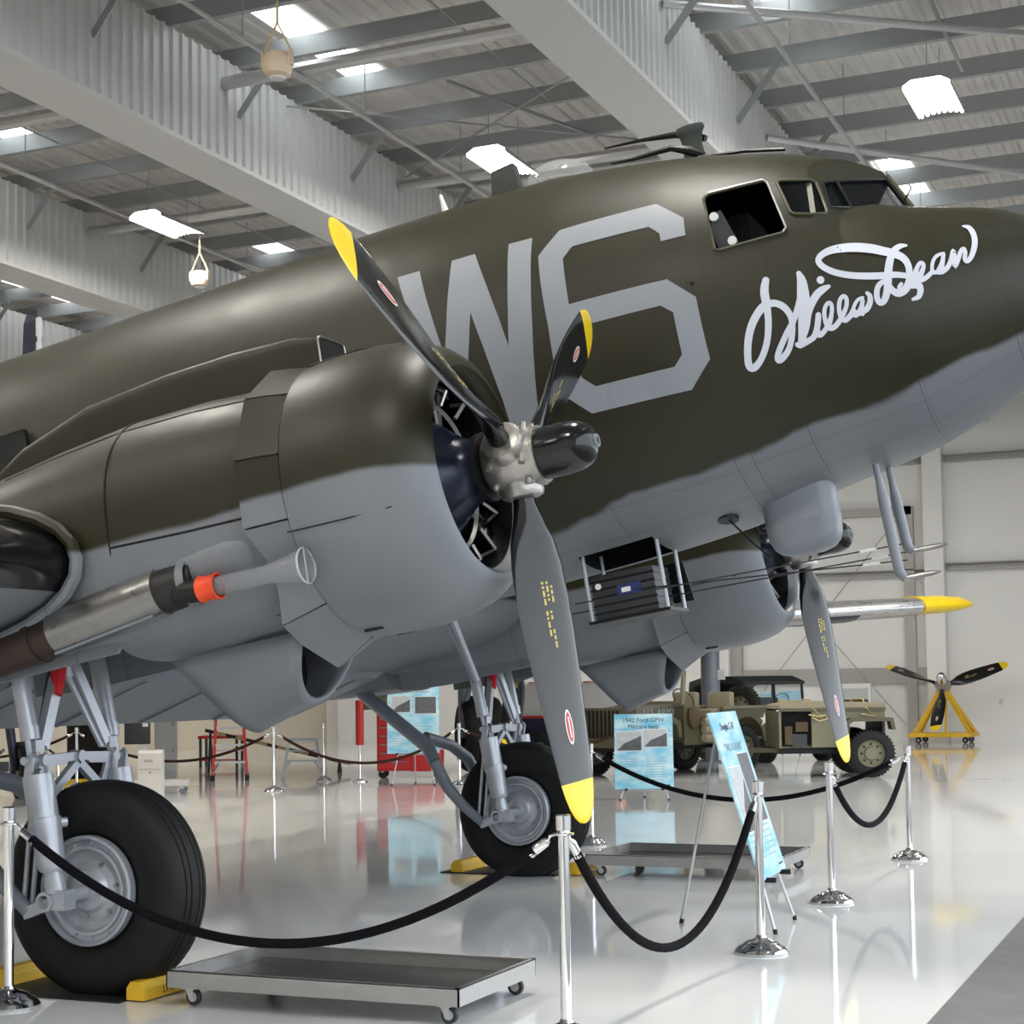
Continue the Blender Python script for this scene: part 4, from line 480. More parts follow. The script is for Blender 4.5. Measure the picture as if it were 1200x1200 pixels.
# hollow cockpit and its window openings
xi = np.concatenate([np.arange(.05, 1.1, .15), np.arange(1.1, 1.66, .02)]); ti = np.linspace(0, 2*PI, 65)[:-1]
XX, TT = np.meshgrid(xi, ti, indexing='ij'); PI_ = fus_p(XX, TT, -.03); PI_[..., 2] = np.maximum(PI_[..., 2], .9)
mbc = MB().rings([[tuple(p) for p in row] for row in PI_], 1); cut0 = mbc.build('cut', [P_FUS, 'interior'], sm=0)
cuts = [cut0]
def loopxz(data): 
    a = np.array(data); p = fus_p(a[:, 0], a[:, 1]); return [(float(q[0]), float(q[2])) for q in p]
for s in (-1, 1):
    for dat in (WIN_SIDE, WIN_Q):
        cuts.append(MB().prism(loopxz(dat), (0, s*1.0, 0), (1, 0, 0), (0, 0, 1), .8, 1).build('cut', [P_FUS, 'interior'], sm=0))
def wsx(y, z): return 2.416-.55*abs(y)-.48*z
WSP = [(.035, 1.535), (.035, 1.735), (.34, 1.69), (.62, 1.632), (.725, 1.445), (.56, 1.462), (.3, 1.495)]
nrm = V(1, .55, .48).normalized()
for s in (-1, 1):
    mb = MB(); n = len(WSP); nn = V(nrm.x, s*nrm.y, nrm.z)
    pts = [V(wsx(y, z), s*y, z) for y, z in WSP]
    mb.add([p+nn*k for k in (-.12, .025) for p in pts], [tuple(range(n))[::-1], tuple(range(n, 2*n))]+[(i, (i+1) % n, (i+1) % n+n, i+n) for i in range(n)], 1)
    cuts.append(mb.build('cut', [P_FUS, 'interior'], sm=0))
cuts.append(MB().box((-.415, -.175, -.12), (.50, .46, .5), mi=1).build('cut', [P_FUS, 'interior'], sm=0))     # battery hatch
boolean(fus, cuts)
# panes and frames
def drape_loop(data, off): return [Vector(p) for p in fus_p([d[0] for d in data], [d[1] for d in data], off)]
for s in (-1, 1):
    flip = lambda L: [V(p.x, p.y*-s, p.z) for p in L]
    lp = flip(drape_loop(WIN_SIDE, .004))
    MB().tube(lp+[lp[0]], .008, 6).build('window_frame', 'olive', fus)
    if s > 0: sp_l = flip(drape_loop(WIN_SIDE, -.012)); MB().add(sp_l, [tuple(range(len(sp_l)))]).build('pane_or_blackout', 'interior', fus, sm=0)  # opaque port pane, added to keep outside light out of the cockpit
    lp = flip(drape_loop(WIN_SIDE, .012)); MB().tube(lp[2:9], .0055, 6).build('window_rail', 'steel_light', fus)
    q = flip(drape_loop(WIN_Q, .004)); MB().tube(q+[q[0]], .009, 6).build('window_frame', 'olive', fus)
    q = flip(drape_loop(WIN_Q, -.012)); MB().add(q, [tuple(range(len(q)))]).build('pane_or_blackout', 'glass' if s < 0 else 'interior', fus, sm=0)  # glass to starboard; the port one is opaque, added to block daylight
    a, b = q[4]*.62+q[2]*.38, q[7]*.6+q[9]*.4; MB().bar(a, b, .03, .02).build('window_mullion', 'olive', fus, sm=0)
    pts = [V(wsx(y, z), s*y, z)-V(nrm.x, s*nrm.y, nrm.z)*.012 for y, z in WSP]
    MB().add(pts, [tuple(range(len(pts)))]).build('windshield_pane', 'glass', fus, sm=0)
    pts = [V(wsx(y, z), s*y, z)+V(nrm.x, s*nrm.y, nrm.z)*.003 for y, z in WSP]
    MB().tube(pts+[pts[0]], .009, 6).build('windshield_frame', 'black', fus)
    m1 = V(wsx(.5, 1.655), s*.5, 1.655); m2 = V(wsx(.56, 1.43), s*.56, 1.43)
    MB().bar(m1, m2, .022, .022).build('windshield_mullion', 'black', fus, sm=0)
    # slid-back side window with its two round latches
    sl = [(.70, 1.50), (.76, 1.52), (.83, 1.31), (.815, 1.285), (.715, 1.29), (.69, 1.38)]
    MB().prism(sl, (0, s*1.0, 0), (1, 0, 0), (0, 0, 1), .02).build('sliding_window', 'plate', fus, sm=0)
    for (lx, lz) in ((.722, 1.485), (.802, 1.32)):
        MB().lathe([(-.014, .0), (-.014, .024), (.012, .026), (.014, .0)], (lx, s*1.02, lz), (0, s, 0), 14).build('window_latch', 'star', fus)
MB().box((1.40, 0, 1.33), (.28, .9, .1)).build('glare_shield', 'interior', fus, sm=0)
for s in (-1, 1): MB().box((.75, s*.4, 1.25), (.16, .45, .7)).build('pilot_seat', 'interior', fus, bevel=.03)
MB().tube([(wsx(0, 1.50)+.004, 0, 1.50), (wsx(0, 1.77)+.004, 0, 1.77)], .018, 8).build('windshield_post', 'olive', fus)
MB().tube([(1.66, -.10, 1.56), (1.72, -.16, 1.60), (1.70, -.05, 1.66)], .005, 5).build('wiper', 'black', fus)

# ---- painted markings, draped on the skin
def drape(polys, name, m, off=.0025, hole=None, step=.07, label=None):
    bm = bmesh.new()
    for poly in polys:
        f = bm.faces.new([bm.verts.new((p[0], p[1], 0)) for p in poly])
    bm.normal_update(); bmesh.ops.triangulate(bm, faces=bm.faces[:])
    xs_ = [v.co.x for v in bm.verts]; ts_ = [v.co.y for v in bm.verts]
    for ax, lo, hi, st_ in ((0, min(xs_), max(xs_), step), (1, min(ts_), max(ts_), step*.7)):
        k = lo+st_
        while k < hi:
            bmesh.ops.bisect_plane(bm, geom=bm.verts[:]+bm.edges[:]+bm.faces[:], plane_co=((k, 0, 0) if ax == 0 else (0, k, 0)), plane_no=((1, 0, 0) if ax == 0 else (0, 1, 0)), dist=1e-5); k += st_
    bm.verts.index_update()
    co = np.array([v.co[:] for v in bm.verts]); p = fus_p(co[:, 0], co[:, 1], off)
    for v, q in zip(bm.verts, p): v.co = q
    me = bpy.data.meshes.new(name); bm.to_mesh(me); bm.free()
    o = link(name, me, m, fus, sm=60, recalc=False)
    for pl in me.polygons: pass
    if label: o['label'] = label
    return o
drape([W_OUT], 'code_letter', 'code', label='light grey letter W')
six, cnt = SIX_OUT, SIX_IN
drape([six[18:]+six[:11]+[cnt[0]], six[10:14]+[cnt[3], cnt[2], cnt[1], cnt[0]], six[13:17]+[cnt[6], cnt[5], cnt[4], cnt[3]], [six[16], six[17], six[18], cnt[0], cnt[6]]], 'code_digit', 'code', label='light grey digit 6')
def ribbons():
    mb = MB()
    for L_, R_ in SCRIPT:
        a = fus_p([p[0] for p in L_], [p[1] for p in L_], .007); b = fus_p([p[0] for p in R_], [p[1] for p in R_], .007); n = len(a)
        mb.add([tuple(p) for p in a]+[tuple(p) for p in b], [(i, i+1, n+i+1, n+i) for i in range(n-1)])
        for e, (P_, Q_) in enumerate(((a[0], b[0]), (a[-1], b[-1]))):      # round stroke ends
            c = (P_+Q_)/2; h = (Q_-P_)/2; d = (a[1]+b[1]-a[0]-b[0]) if e == 0 else (a[-2]+b[-2]-a[-1]-b[-1]); d = -d/ (np.linalg.norm(d)+1e-9)*np.linalg.norm(h)
            ring = [c-h*math.cos(t)+d*math.sin(t) for t in np.linspace(0, PI, 7)]; mb.add([tuple(q) for q in ring], [tuple(range(7))])
    d = fus_p([p[0] for p in DOT], [p[1] for p in DOT], .007); mb.add([tuple(p) for p in d], [tuple(range(len(d)))])
    return mb
o = ribbons().build('nose_lettering', 'script', fus, sm=60, recalc=False); o['label'] = 'white hand-painted script lettering'

# ---- things on top of the fuselage
def top_at(x, y=0): 
    th = PI/2 if y == 0 else math.atan2(1.2, y); p = fus_p([x], [th])[0]; return p
z = float(top_at(.42)[2])
mb = MB(); mb.rings([[(.42+a*.075*k, b*.035*k, z-.05+h) for a, b in [(math.cos(t), math.sin(t)) for t in np.linspace(0, 2*PI, 17)[:-1]]] for h, k in ((0, 1.2), (.06, 1), (.2, .85), (.27, 1.05), (.30, 1.3), (.325, 1.2))])
mast = mb.build('antenna_mast', 'canvas_dark', fus)
for sy, dz, ln, up_ in ((-.05, .11, .52, .35), (.05, .255, .62, 1.0)):
    MB().tube([(.50, sy, z+dz-.07), (.42, sy*1.4, z+dz-.02), (.30, sy*1.8, z+dz+.03), (.05, sy*2.2, z+dz+.075*up_), (.42-ln, sy*2.4, z+dz+.10*up_)], [.02, .032, .022, .012, .006], 8).build('antenna_arm', 'black', mast)
z = float(top_at(-.46)[2])
MB().lathe([(0, .25), (.06, .245), (.12, .21), (.165, .15), (.185, .08), (.19, 0)], (-.50, 0, z+.0), (0, 0, 1), 28).build('astrodome', 'plexi', fus)
MB().lathe([(-.05, .29), (.02, .275), (.025, .25), (-.05, .24)], (-.50, 0, z-.02), (0, 0, 1), 28).build('dome_ring', 'olive', fus)
z = float(top_at(-.98)[2])
MB().prism([(-.13, -.06), (.11, -.06), (.075, .27), (-.09, .25)], (-.87, 0, z), (1, 0, 0), (0, 0, 1), .10).build('antenna_fin', 'canvas_dark', fus, bevel=.012)
pz = fus_p([-1.235], [1.77])[0]
MB().tube([pz-np.array([0, 0, .03]), pz+np.array([-.02, -.01, .135])], [.030, .009], 10).build('stub_antenna', 'star', fus)
z = float(top_at(1.0)[2]); MB().tube([(.5, -.25, 2.14), (.8, -.27, 2.085), (1.05, -.27, 2.02)], .012, 6).build('roof_seam', 'black', fus)
MB().lathe([(-.01, .012), (.006, .012), (.007, 0)], fus_p([.55], [3.02])[0], (0, -1, 0), 10).build('static_port', 'black', fus)
MB().lathe([(-.02, .07), (.004, .085), (.012, .06), (-.02, .04)], fus_p([-1.62], [3.05])[0], (0, -1, 0), 14).build('skin_cap', 'olive', fus)
# cabin windows aft of the wing
for k in range(6):
    for s in (-1, 1):
        p = fus_p([-4.30-1.02*k], [PI/2+s*1.45])[0]
        MB().box(tuple(p), (.42, .05, .42), Matrix.Rotation(s*.1, 3, 'X')).build('cabin_window', 'blackgloss', fus, bevel=.02)
# ---- nose underside: pitot tubes, radio pod, hatch
for y, x, tl in ((-.20, 1.215, .70), (.06, 1.245, .53)):
    zb = float(fus_p([x], [1.5*PI])[0][2])
    MB().tube([(x, y, zb-.0), (x+.003, y, zb-.10), (x+.008, y, zb-.2), (x+.02, y, zb-tl+.08), (x+.025, y, zb-tl+.03), (x+.05, y, zb-tl)], [.020, .020, .032, .031, .031, .026], 12).build('pitot_mast', 'grey', fus)
    MB().tube([(x+.04, y, zb-tl), (x+.20, y, zb-tl), (x+.26, y, zb-tl)], [.018, .017, .005], 10).build('pitot_tube', 'steel', fus)
# radio direction finder pod
zb = -.05
pod = MB()
rows = []
for z, k in ((.12, 1.0), (-.02, 1.0), (-.15, 1.0), (-.155, 1.012), (-.165, 1.012), (-.17, 1.0), (-.25, .97), (-.30, .88), (-.335, .72), (-.355, .45), (-.36, .1)):
    rows.append([(.715+.225*k*math.copysign(abs(math.cos(t))**.45, math.cos(t)), -.13+.16*k*math.copysign(abs(math.sin(t))**.7, math.sin(t)), z+zb-.015) for t in np.linspace(0, 2*PI, 33)[:-1]])
pod.rings(rows).build('radio_pod', 'grey', fus)
MB().lathe([(0, .0), (0, .07), (.012, .065), (.012, 0)], fus_p([.30], [4.45])[0], (-.02, -.25, -.97), 20).build('vent_disc', 'black', fus)
MB().tube([fus_p([.30], [4.45])[0], V(.42, -.30, -.30), V(.52, -.3, -.42)], .006, 5).build('aerial_lead', 'black', fus)
pm_ = V(1.285, -.16, -.55)
for a, b in (((1.28, -.16, -.48), (-.55, -.9, -.52)), ((1.29, -.16, -.58), (-.30, -.5, -.46)), ((1.29, .16, -.5), (-.9, -.2, -.50))):
    MB().tube([a, b], .0045, 5).build('aerial_wire', 'black', fus)
    d = (Vector(b)-Vector(a)).normalized(); MB().tube([Vector(a)+d*.16, Vector(a)+d*.26], .010, 6).build('wire_insulator', 'star', fus)
# open battery hatch under the belly, battery on its lowered tray
hx, hy = -.41, -.17
bt = MB().box((hx-.02, hy, -.45), (.42, .32, .28)); bt = bt.build('battery', 'plate', fus, bevel=.01)
for k in range(5): MB().box((hx-.02, hy, -.35-.05*k), (.43, .33, .012)).build('battery_rib', 'black', bt, sm=0)
MB().box((hx+.02, hy-.164, -.43), (.16, .006, .07)).build('battery_label', 'blue', bt, sm=0)
MB().box((hx+.00, hy-.167, -.43), (.06, .004, .03)).build('label_print', 'star', bt, sm=0)
MB().lathe([(0, .02), (.008, .02), (.008, 0)], (hx-.18, hy-.16, -.38), (0, -1, 0), 12).build('vent_cap', 'star', bt)
MB().box((hx, hy, -.60), (.54, .38, .02)).build('battery_tray', 'black', fus, sm=0)
for ex in (-.25, .25):
    for ey in (-.17, .17): MB().tube([(hx+ex, hy+ey, -.15), (hx+ex, hy+ey, -.60)], .014, 8).build('tray_rod', 'gear', fus)
MB().prism([(-.27, 0), (.27, 0), (.27, .26), (-.27, .26)], (hx, hy+.23, -.28), (1, 0, 0), (.1, .15, -.98), .012).build('hatch_door', 'black', fus, sm=0)

# ---- wings
def naca(n=22, t=.155, m=.02, p=.4):
    up, lo = [], []
    for i in range(n+1):
        x = .5*(1-math.cos(PI*i/n)); yt = 5*t*(.2969*x**.5-.126*x-.3516*x*x+.2843*x**3-.1036*x**4)
        yc = m/p/p*(2*p*x-x*x) if x < p else m/(1-p)**2*(1-2*p+2*p*x-x*x)
        up.append((x, yc+yt)); lo.append((x, yc-yt))
    return up[::-1]+lo[1:-1]
AF = naca()
def wsec(y, le, ch, z, inc=.035, af=AF): return [(le-(x*ch*math.cos(inc)-0*zz), y, z+zz*ch-x*ch*math.sin(inc)) for x, zz in af]
WL, WC, WZ = -2.16, 4.35, -.10
MB().rings([wsec(y, WL, WC, WZ) for y in (-4.3, -3.0, 0, 3.0, 4.3)]).build('wing_center', P_WING, plane, sm=40)
for s in (-1, 1):
    ow = MB().rings([wsec(s*(4.3+10.1*t), WL-2.75*t**1.0, WC*(1-t)+1.25*t if t < .97 else .9, WZ+10.1*t*.088, af=AF) for t in (0, .1, .25, .5, .75, .9, .97, 1)]).build('wing_outer', P_WING, plane, sm=40)
    # black rubber de-icing boot along the leading edge
    n = len(AF); h = n//2
    ks = [i for i, (x, zz) in enumerate(AF) if x < (.09 if i < h else .028)]
    bt = MB()
    secs = []
    for y, t in ((3.42, 0), (4.3, 0), (6.8, .25), (9.35, .5), (11.9, .75), (13.4, .9)):
        sec = wsec(s*y, WL-2.75*t, WC*(1-t)+1.25*t, WZ+10.1*t*.088)
        secs.append([(sec[i][0]+.012*(1-AF[i][0]*9), sec[i][1], sec[i][2]+(.008 if i < h else -.008)) for i in ks])
    bt.rings(secs, closed=False, caps=False).build('deicing_boot', 'blackgloss', ow, sm=60)
    fr = [V(p[0], p[1], p[2]) for p in wsec(s*3.50, WL+.06, WC, WZ, af=naca(22, .185))]
    fr = [fr[i] for i, (x, zz) in enumerate(AF) if x < .5]
    MB().tube(fr, .035, 8).build('root_fairing', P_NAC, plane)
MB().prism([(-3.45, -.36), (-3.55, -.44), (-4.40, -.625), (-4.42, -.60), (-3.75, -.40)], (0, 0, 0), (1, 0, 0), (0, 0, 1), 4.4).build('wing_flap', 'grey', plane, sm=0)
for y in (-1.9, -.95, 0, .95, 1.9): MB().bar((-3.6, y, -.45), (-4.38, y, -.625), .02, .02).build('flap_rib', 'gear_dark', plane, sm=0)
# tail surfaces
MB().rings([wsec(y, -13.7-.28*abs(y)**1.0, 2.3-.33*abs(y), 1.75, 0, naca(12, .1, .0)) for y in (-4.0, -2, 0, 2, 4.0)]).build('tailplane', P_FUS, plane)
fin = [[(x_, b*.12*k, z_) for x_, b in ((le, 0), (le-.3*ch, 1), (le-ch, 0), (le-.3*ch, -1))] for z_, le, ch, k in ((1.6, -12.2, 4.0, 1), (2.6, -13.4, 3.0, .9), (3.6, -14.6, 2.0, .7), (4.3, -15.3, 1.1, .3))]
MB().rings(fin).build('tail_fin', P_FUS, plane, sm=60)
# ================================================================ engines, propellers, landing gear
def circ(n, a0=0.): return [a0+2*PI*k/n for k in range(n)]
def blade_mesh():
    mb = MB(); rs = [.10, .16, .22, .30, .40, .52, .68, .85, 1.02, 1.2, 1.36, 1.46, 1.52, 1.56, 1.62, 1.68, 1.725, 1.752, 1.76]
    ch = [.105, .105, .115, .16, .24, .30, .345, .362, .36, .345, .325, .308, .298, .288, .262, .218, .16, .09, .02]
    th = [.105, .105, .10, .085, .068, .052, .040, .032, .026, .021, .017, .015, .014, .013, .012, .010, .008, .006, .004]
    be = [52, 52, 50, 45, 38, 31.5, 25, 20.5, 17.5, 14.8, 12.8, 11.8, 11.3, 11, 10.6, 10.3, 10, 10, 10]
    rings = []; n = 20
    for r, c, t, b in zip(rs, ch, th, be):
        b = math.radians(b); ring = []
        for k in range(n):
            a = 2*PI*k/n; u = math.cos(a)*.5*c; v = math.sin(a)*.5*t
            if c > 1.6*t: v = v*(1.35 if v > 0 else .65)*(1-.25*math.cos(a)*-1)
            # chord runs toward +Y (leading edge), tilted toward +X; radial is +Z
            ring.append((u*math.sin(b)+v*math.cos(b), u*math.cos(b)-v*math.sin(b), r))
        rings.append(ring)
    mb.rings(rings)
    for i in range(len(mb.f)-2):
        if i//n >= 13: mb.m[i] = 1
    mb.m[-1] = 1
    return mb.mesh('propeller_blade'), rs, ch, th, be
BLADE, brs, bch, bth, bbe = blade_mesh()
for m in ('blackgloss', 'tip'): BLADE.materials.append(M[m])
BLADE.polygons.foreach_set('use_smooth', [True]*len(BLADE.polygons)); BLADE.set_sharp_from_angle(angle=math.radians(50))
def on_blade(r, u, off=.0015, front=True):
    c = np.interp(r, brs, bch); t = np.interp(r, brs, bth); b = math.radians(np.interp(r, brs, bbe))
    q = max(-1, min(1, u/(.5*c))); v = .5*t*math.sqrt(1-q*q)*1.35*(1+.25*q)+off
    return (u*math.sin(b)+v*math.cos(b), u*math.cos(b)-v*math.sin(b), r)
def stencil_mesh():
    mb = MB(); rnd = random.Random(3)
    for row in range(3):
        r = .60
        while r < .90:
            ln = rnd.choice((.012, .02, .03)); u = -.02+row*.026
            if rnd.random() < .85 and not (.70 < r < .74) and not (row == 2 and r > .72) and not (row < 0):
                mb.add([on_blade(r, u), on_blade(r+ln, u), on_blade(r+ln, u+.014), on_blade(r, u+.014)], [(0, 1, 2, 3)])
            r += ln+.009
    return mb.mesh('stencil')
def logo_mesh():
    mb = MB(); pts = [on_blade(1.30+.085*math.cos(t), .0+.030*math.sin(t), .002) for t in circ(24)]; mb.add(pts, [tuple(range(24))], 0)
    pts = [on_blade(1.30+.072*math.cos(t), .0+.021*math.sin(t), .003) for t in circ(24)]; mb.add(pts, [tuple(range(24))], 1)
    mb.add([on_blade(1.25, -.005, .004), on_blade(1.35, -.005, .004), on_blade(1.35, .005, .004), on_blade(1.25, .005, .004)], [(0, 1, 2, 3)], 0)
    return mb.mesh('blade_badge')
STEN, LOGO = stencil_mesh(), logo_mesh(); STEN.materials.append(M['stencil']); LOGO.materials.append(M['star']); LOGO.materials.append(M['red'])
def propeller(parent, y, ph, dome='blackgloss', x=0.):
    """three-blade propeller; ph turns from up toward +y"""
    hub = MB()
    hub.lathe([(-.15, .07), (-.14, .12), (-.11, .15), (-.04, .158), (.05, .155), (.10, .145), (.125, .142), (.135, .13)], (0, 0, 0), (1, 0, 0), 36, caps=True)
    for k in range(3):
        a = ph+k*2*PI/3; d = V(0, math.sin(a), math.cos(a))
        hub.tube([d*.05, d*.15, d*.16, d*.18, d*.19], [.112, .108, .108, .10, .08], 24)
        for j in range(4):
            q = V(.0, 0, 0)+d*.12+V(.085*(1 if j % 2 else -1), 0, 0)+d.cross(V(1, 0, 0))*(.085*(1 if j < 2 else -1))
            hub.lathe([(-.03, .016), (.03, .016), (.034, .006)], q, d.cross(V(1, 0, 0)), 8, caps=True)
    h = hub.build('propeller_hub', 'alu', parent, sm=40); h.location = (x, y, 0)
    MB().lathe([(.10, .122), (.13, .125), (.26, .126), (.32, .121), (.365, .104), (.395, .078), (.412, .045), (.418, .0)], d=(1, 0, 0), n=32).build('hub_dome', dome, h, sm=40)
    MB().lathe([(.405, .034), (.424, .032), (.424, .018), (.412, .016)], d=(1, 0, 0), n=16).build('dome_plug', 'gear_dark', h)
    MB().lathe([(.115, .142), (.14, .140), (.14, .124)], d=(1, 0, 0), n=30).build('dome_ring', 'alu', h)
    for k in range(3):
        a = ph+k*2*PI/3
        bl = bpy.data.objects.new('propeller_blade', BLADE); COL.objects.link(bl); bl.parent = h
        # local +Z -> radial, local +Y -> direction of rotation (decreasing ph), local X -> forward
        R = Vector((0, math.sin(a), math.cos(a))); T = -Vector((0, math.cos(a), -math.sin(a))); X = V(1, 0, 0)
        flip = X.cross(T).dot(R)
        mtx = Matrix(((X.x, T.x, R.x, 0), (X.y, T.y, R.y, 0), (X.z, T.z, R.z, 0), (0, 0, 0, 1)))
        bl.matrix_local = mtx
        for nm, me in (('blade_stencil', STEN), ('blade_badge', LOGO)):
            q = bpy.data.objects.new(nm, me); COL.objects.link(q); q.parent = h; q.matrix_local = mtx; q['kind'] = 'stuff'
    return h

def engine_unit(y0, s):
    """one nacelle; s = -1 starboard, +1 port (outboard side is s)"""
    Yc = lambda y: y0+y
    # cowling: outside skin rolls over the lip into the intake
    prof = [(-.90, .69), (-.84, .698), (-.7, .705), (-.55, .702), (-.42, .685), (-.32, .655), (-.25, .617), (-.205, .575), (-.185, .54), (-.183, .515), (-.2, .495), (-.25, .483), (-.33, .49), (-.45, .52), (-.6, .6), (-.8, .66), (-.895, .672)]
    cowl = MB().lathe(prof[:12], (0, y0, 0), (1, 0, 0), 72).build('engine_cowling', P_NAC, plane, sm=40)
    MB().lathe(prof[11:]+[prof[0]], (0, y0, 0), (1, 0, 0), 72).build('cowling_liner', 'black', cowl, sm=40)
    for a in (-.35, 2.4, 4.4):
        MB().tube([(-.92, y0+.708*math.sin(a)*.985, .708*math.cos(a)*.985), (-.62, y0+.709*math.sin(a), .709*math.cos(a)), (-.38, y0+.674*math.sin(a), .674*math.cos(a))], .0035, 5).build('panel_gap', 'black', cowl)
    for a in (PI*.93, PI*1.08):
        MB().box((-.80, y0+.70*math.sin(a), .70*math.cos(a)), (.10, .03, .012), Matrix.Rotation(a, 3, 'X')).build('drain_latch', 'black', cowl, sm=0)
    # cowl flaps, opened a little
    sa = [19, 47, 77, 103, 142, 180]
    for sd in (-1, 1):
        for a0, a1 in zip(sa[:-1], sa[1:]):
            rows = []; n = 4
            notch = a0 == 103
            for t_ in (0, .5, 1):
                row = []
                for j in range(n):
                    ad = a0+.4+(a1-a0-.8)*j/(n-1); a = math.radians(ad)*sd
                    rt = .718 if ad < 125 else .718+.085*min(1, (ad-125)/30)
                    k = math.cos(math.radians((a1-a0)/2))/math.cos(math.radians(ad-(a0+a1)/2))*1.012      # flat panel
                    r = (.688+(rt-.688)*t_)*(k if t_ > 0 else 1); xe = -1.125+(.05*math.sin(PI*j/(n-1)) if notch and sd == s else 0)
                    row.append((-.905+(xe+.905)*t_, y0+r*math.sin(a), r*math.cos(a)))
                rows.append(row)
            inn = [[(p[0], y0+(p[1]-y0)*.985, p[2]*.985) for p in r] for r in rows]
            mb = MB(); mb.rings(rows, closed=False, caps=False); mb.rings(inn, closed=False, caps=False); q = 3*n
            for i in range(2):
                for e in (0, n-1): mb.f.append((i*n+e, (i+1)*n+e, q+(i+1)*n+e, q+i*n+e)); mb.m.append(0)
            for j in range(n-1):
                for e in (0, 2): mb.f.append((e*n+j, e*n+j+1, q+e*n+j+1, q+e*n+j)); mb.m.append(0)
            mb.build('cowl_flap', P_NAC, cowl, sm=20)
            a = math.radians(a1)*sd; MB().tube([(-.91, y0+.692*math.sin(a), .692*math.cos(a)), (-1.12, y0+.715*math.sin(a), .715*math.cos(a))], .004, 5).build('flap_gap', 'black', cowl)
    MB().lathe([(-.93, .655), (-1.16, .63)], (0, y0, 0), (1, 0, 0), 48).build('flap_gap_ring', 'black', cowl)
    # radial engine: nose case, two rows of finned cylinders, push rods, ignition ring
    eng = MB().lathe([(-.62, .30), (-.56, .33), (-.48, .325), (-.40, .285), (-.32, .22), (-.25, .165), (-.2, .15), (-.16, .15), (-.15, .10), (-.10, .09)], (0, y0, 0), (1, 0, 0), 36, caps=True).build('engine_case', 'engine_blue', plane, sm=40)
    MB().lathe([(-.17, .12), (-.17, .17), (-.145, .17), (-.145, .12)], (0, y0, 0), (1, 0, 0), 24).build('nose_flange', 'engine', eng)
    cyl = MB(); cyl.lathe([(0, .07)]+[q for i in range(11) for q in ((.03+.014*i, .085), (.034+.014*i, .085), (.037+.014*i, .07), (.043+.014*i, .07))]+[(.20, .085), (.25, .08), (.27, .05), (.272, 0)], n=14)
    cyl.box((.05, .05, .235), (.1, .055, .06)).box((.05, -.05, .235), (.1, .055, .06))
    cme = cyl.mesh('cylinder'); cme.materials.append(M['engine'])
    for row in range(2):
        for k in range(7):
            a = 2*PI*(k+.5*row)/7+.2
            o = bpy.data.objects.new('engine_cylinder', cme); COL.objects.link(o); o.parent = eng
            o.matrix_local = Matrix.Translation((-.50-.17*row, y0+.27*math.sin(a), .27*math.cos(a))) @ Matrix.Rotation(-a, 4, 'X')
            if row == 0:
                for d in (-.05, .05):
                    b = a+d*1.6
                    MB().tube([(-.40, y0+.27*math.sin(a+d), .27*math.cos(a+d)), (-.42, y0+.49*math.sin(b), .49*math.cos(b))], .012, 6).build('push_rod_tube', 'steel', eng)
                MB().box((-.40, y0+.47*math.sin(a+.14), .47*math.cos(a+.14)), (.06, .05, .05), Matrix.Rotation(-a, 3, 'X')).build('spark_fitting', 'chrome', eng, bevel=.01)
    for k in range(14):
        a = 2*PI*k/14+.05; rr = .43+.03*(k % 3)
        MB().tube([(-.36, y0+.36*math.sin(a), .36*math.cos(a)), (-.33, y0+rr*math.sin(a+.05), rr*math.cos(a+.05)), (-.42, y0+.50*math.sin(a+.1), .50*math.cos(a+.1))], .011, 6).build('ignition_lead', 'steel_light' if k % 2 else 'alu', eng)
    MB().lathe([(-.40, .355), (-.385, .37), (-.40, .385), (-.415, .37), (-.40, .355)], (0, y0, 0), (1, 0, 0), 36).build('ignition_ring', 'steel', eng)
    MB().lathe([(-.70, .0), (-.70, .655), (-.72, .655), (-.72, 0)], (0, y0, 0), (1, 0, 0), 36).build('baffle_plate', 'black', eng)
    # nacelle body back to and over the wing
    secs = []; nn = 56
    for x, hw, zt, zb in ((-.97, .60, .60, -.60), (-1.15, .625, .63, -.63), (-1.5, .64, .65, -.645), (-1.95, .64, .645, -.62), (-2.4, .63, .60, -.60), (-2.9, .61, .53, -.575), (-3.4, .57, .44, -.56), (-4.0, .48, .32, -.53), (-4.7, .33, .18, -.47), (-5.4, .16, .02, -.40), (-5.8, .03, -.12, -.33)):
        zc = (zt+zb)/2; hh = (zt-zb)/2
        lo = float(np.interp(-x, [1.2, 2.0, 3.6, 4.5], [.86, .50, .50, .8]))
        secs.append([(x, y0+hw*math.copysign(abs(math.cos(t))**(.86 if math.sin(t) > 0 else lo), math.cos(t)), zc+hh*math.copysign(abs(math.sin(t))**(.86 if math.sin(t) > 0 else lo), math.sin(t))) for t in circ(nn)])
    nac = MB().rings(secs).build('nacelle', [P_NAC, 'well'], plane, sm=35)
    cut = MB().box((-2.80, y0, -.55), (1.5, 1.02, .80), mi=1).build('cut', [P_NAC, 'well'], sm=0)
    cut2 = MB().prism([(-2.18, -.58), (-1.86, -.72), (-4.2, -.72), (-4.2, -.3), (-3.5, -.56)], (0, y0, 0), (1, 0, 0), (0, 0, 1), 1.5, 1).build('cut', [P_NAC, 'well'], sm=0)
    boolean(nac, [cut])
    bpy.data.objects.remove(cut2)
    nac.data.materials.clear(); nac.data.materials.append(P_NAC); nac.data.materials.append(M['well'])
    MB().box((-2.35, y0, -.25), (.12, .8, .1)).box((-2.9, y0+.3, -.2), (1.2, .08, .1)).box((-2.9, y0-.3, -.2), (1.2, .08, .1)).build('well_frame', 'gear_dark', nac, sm=0)
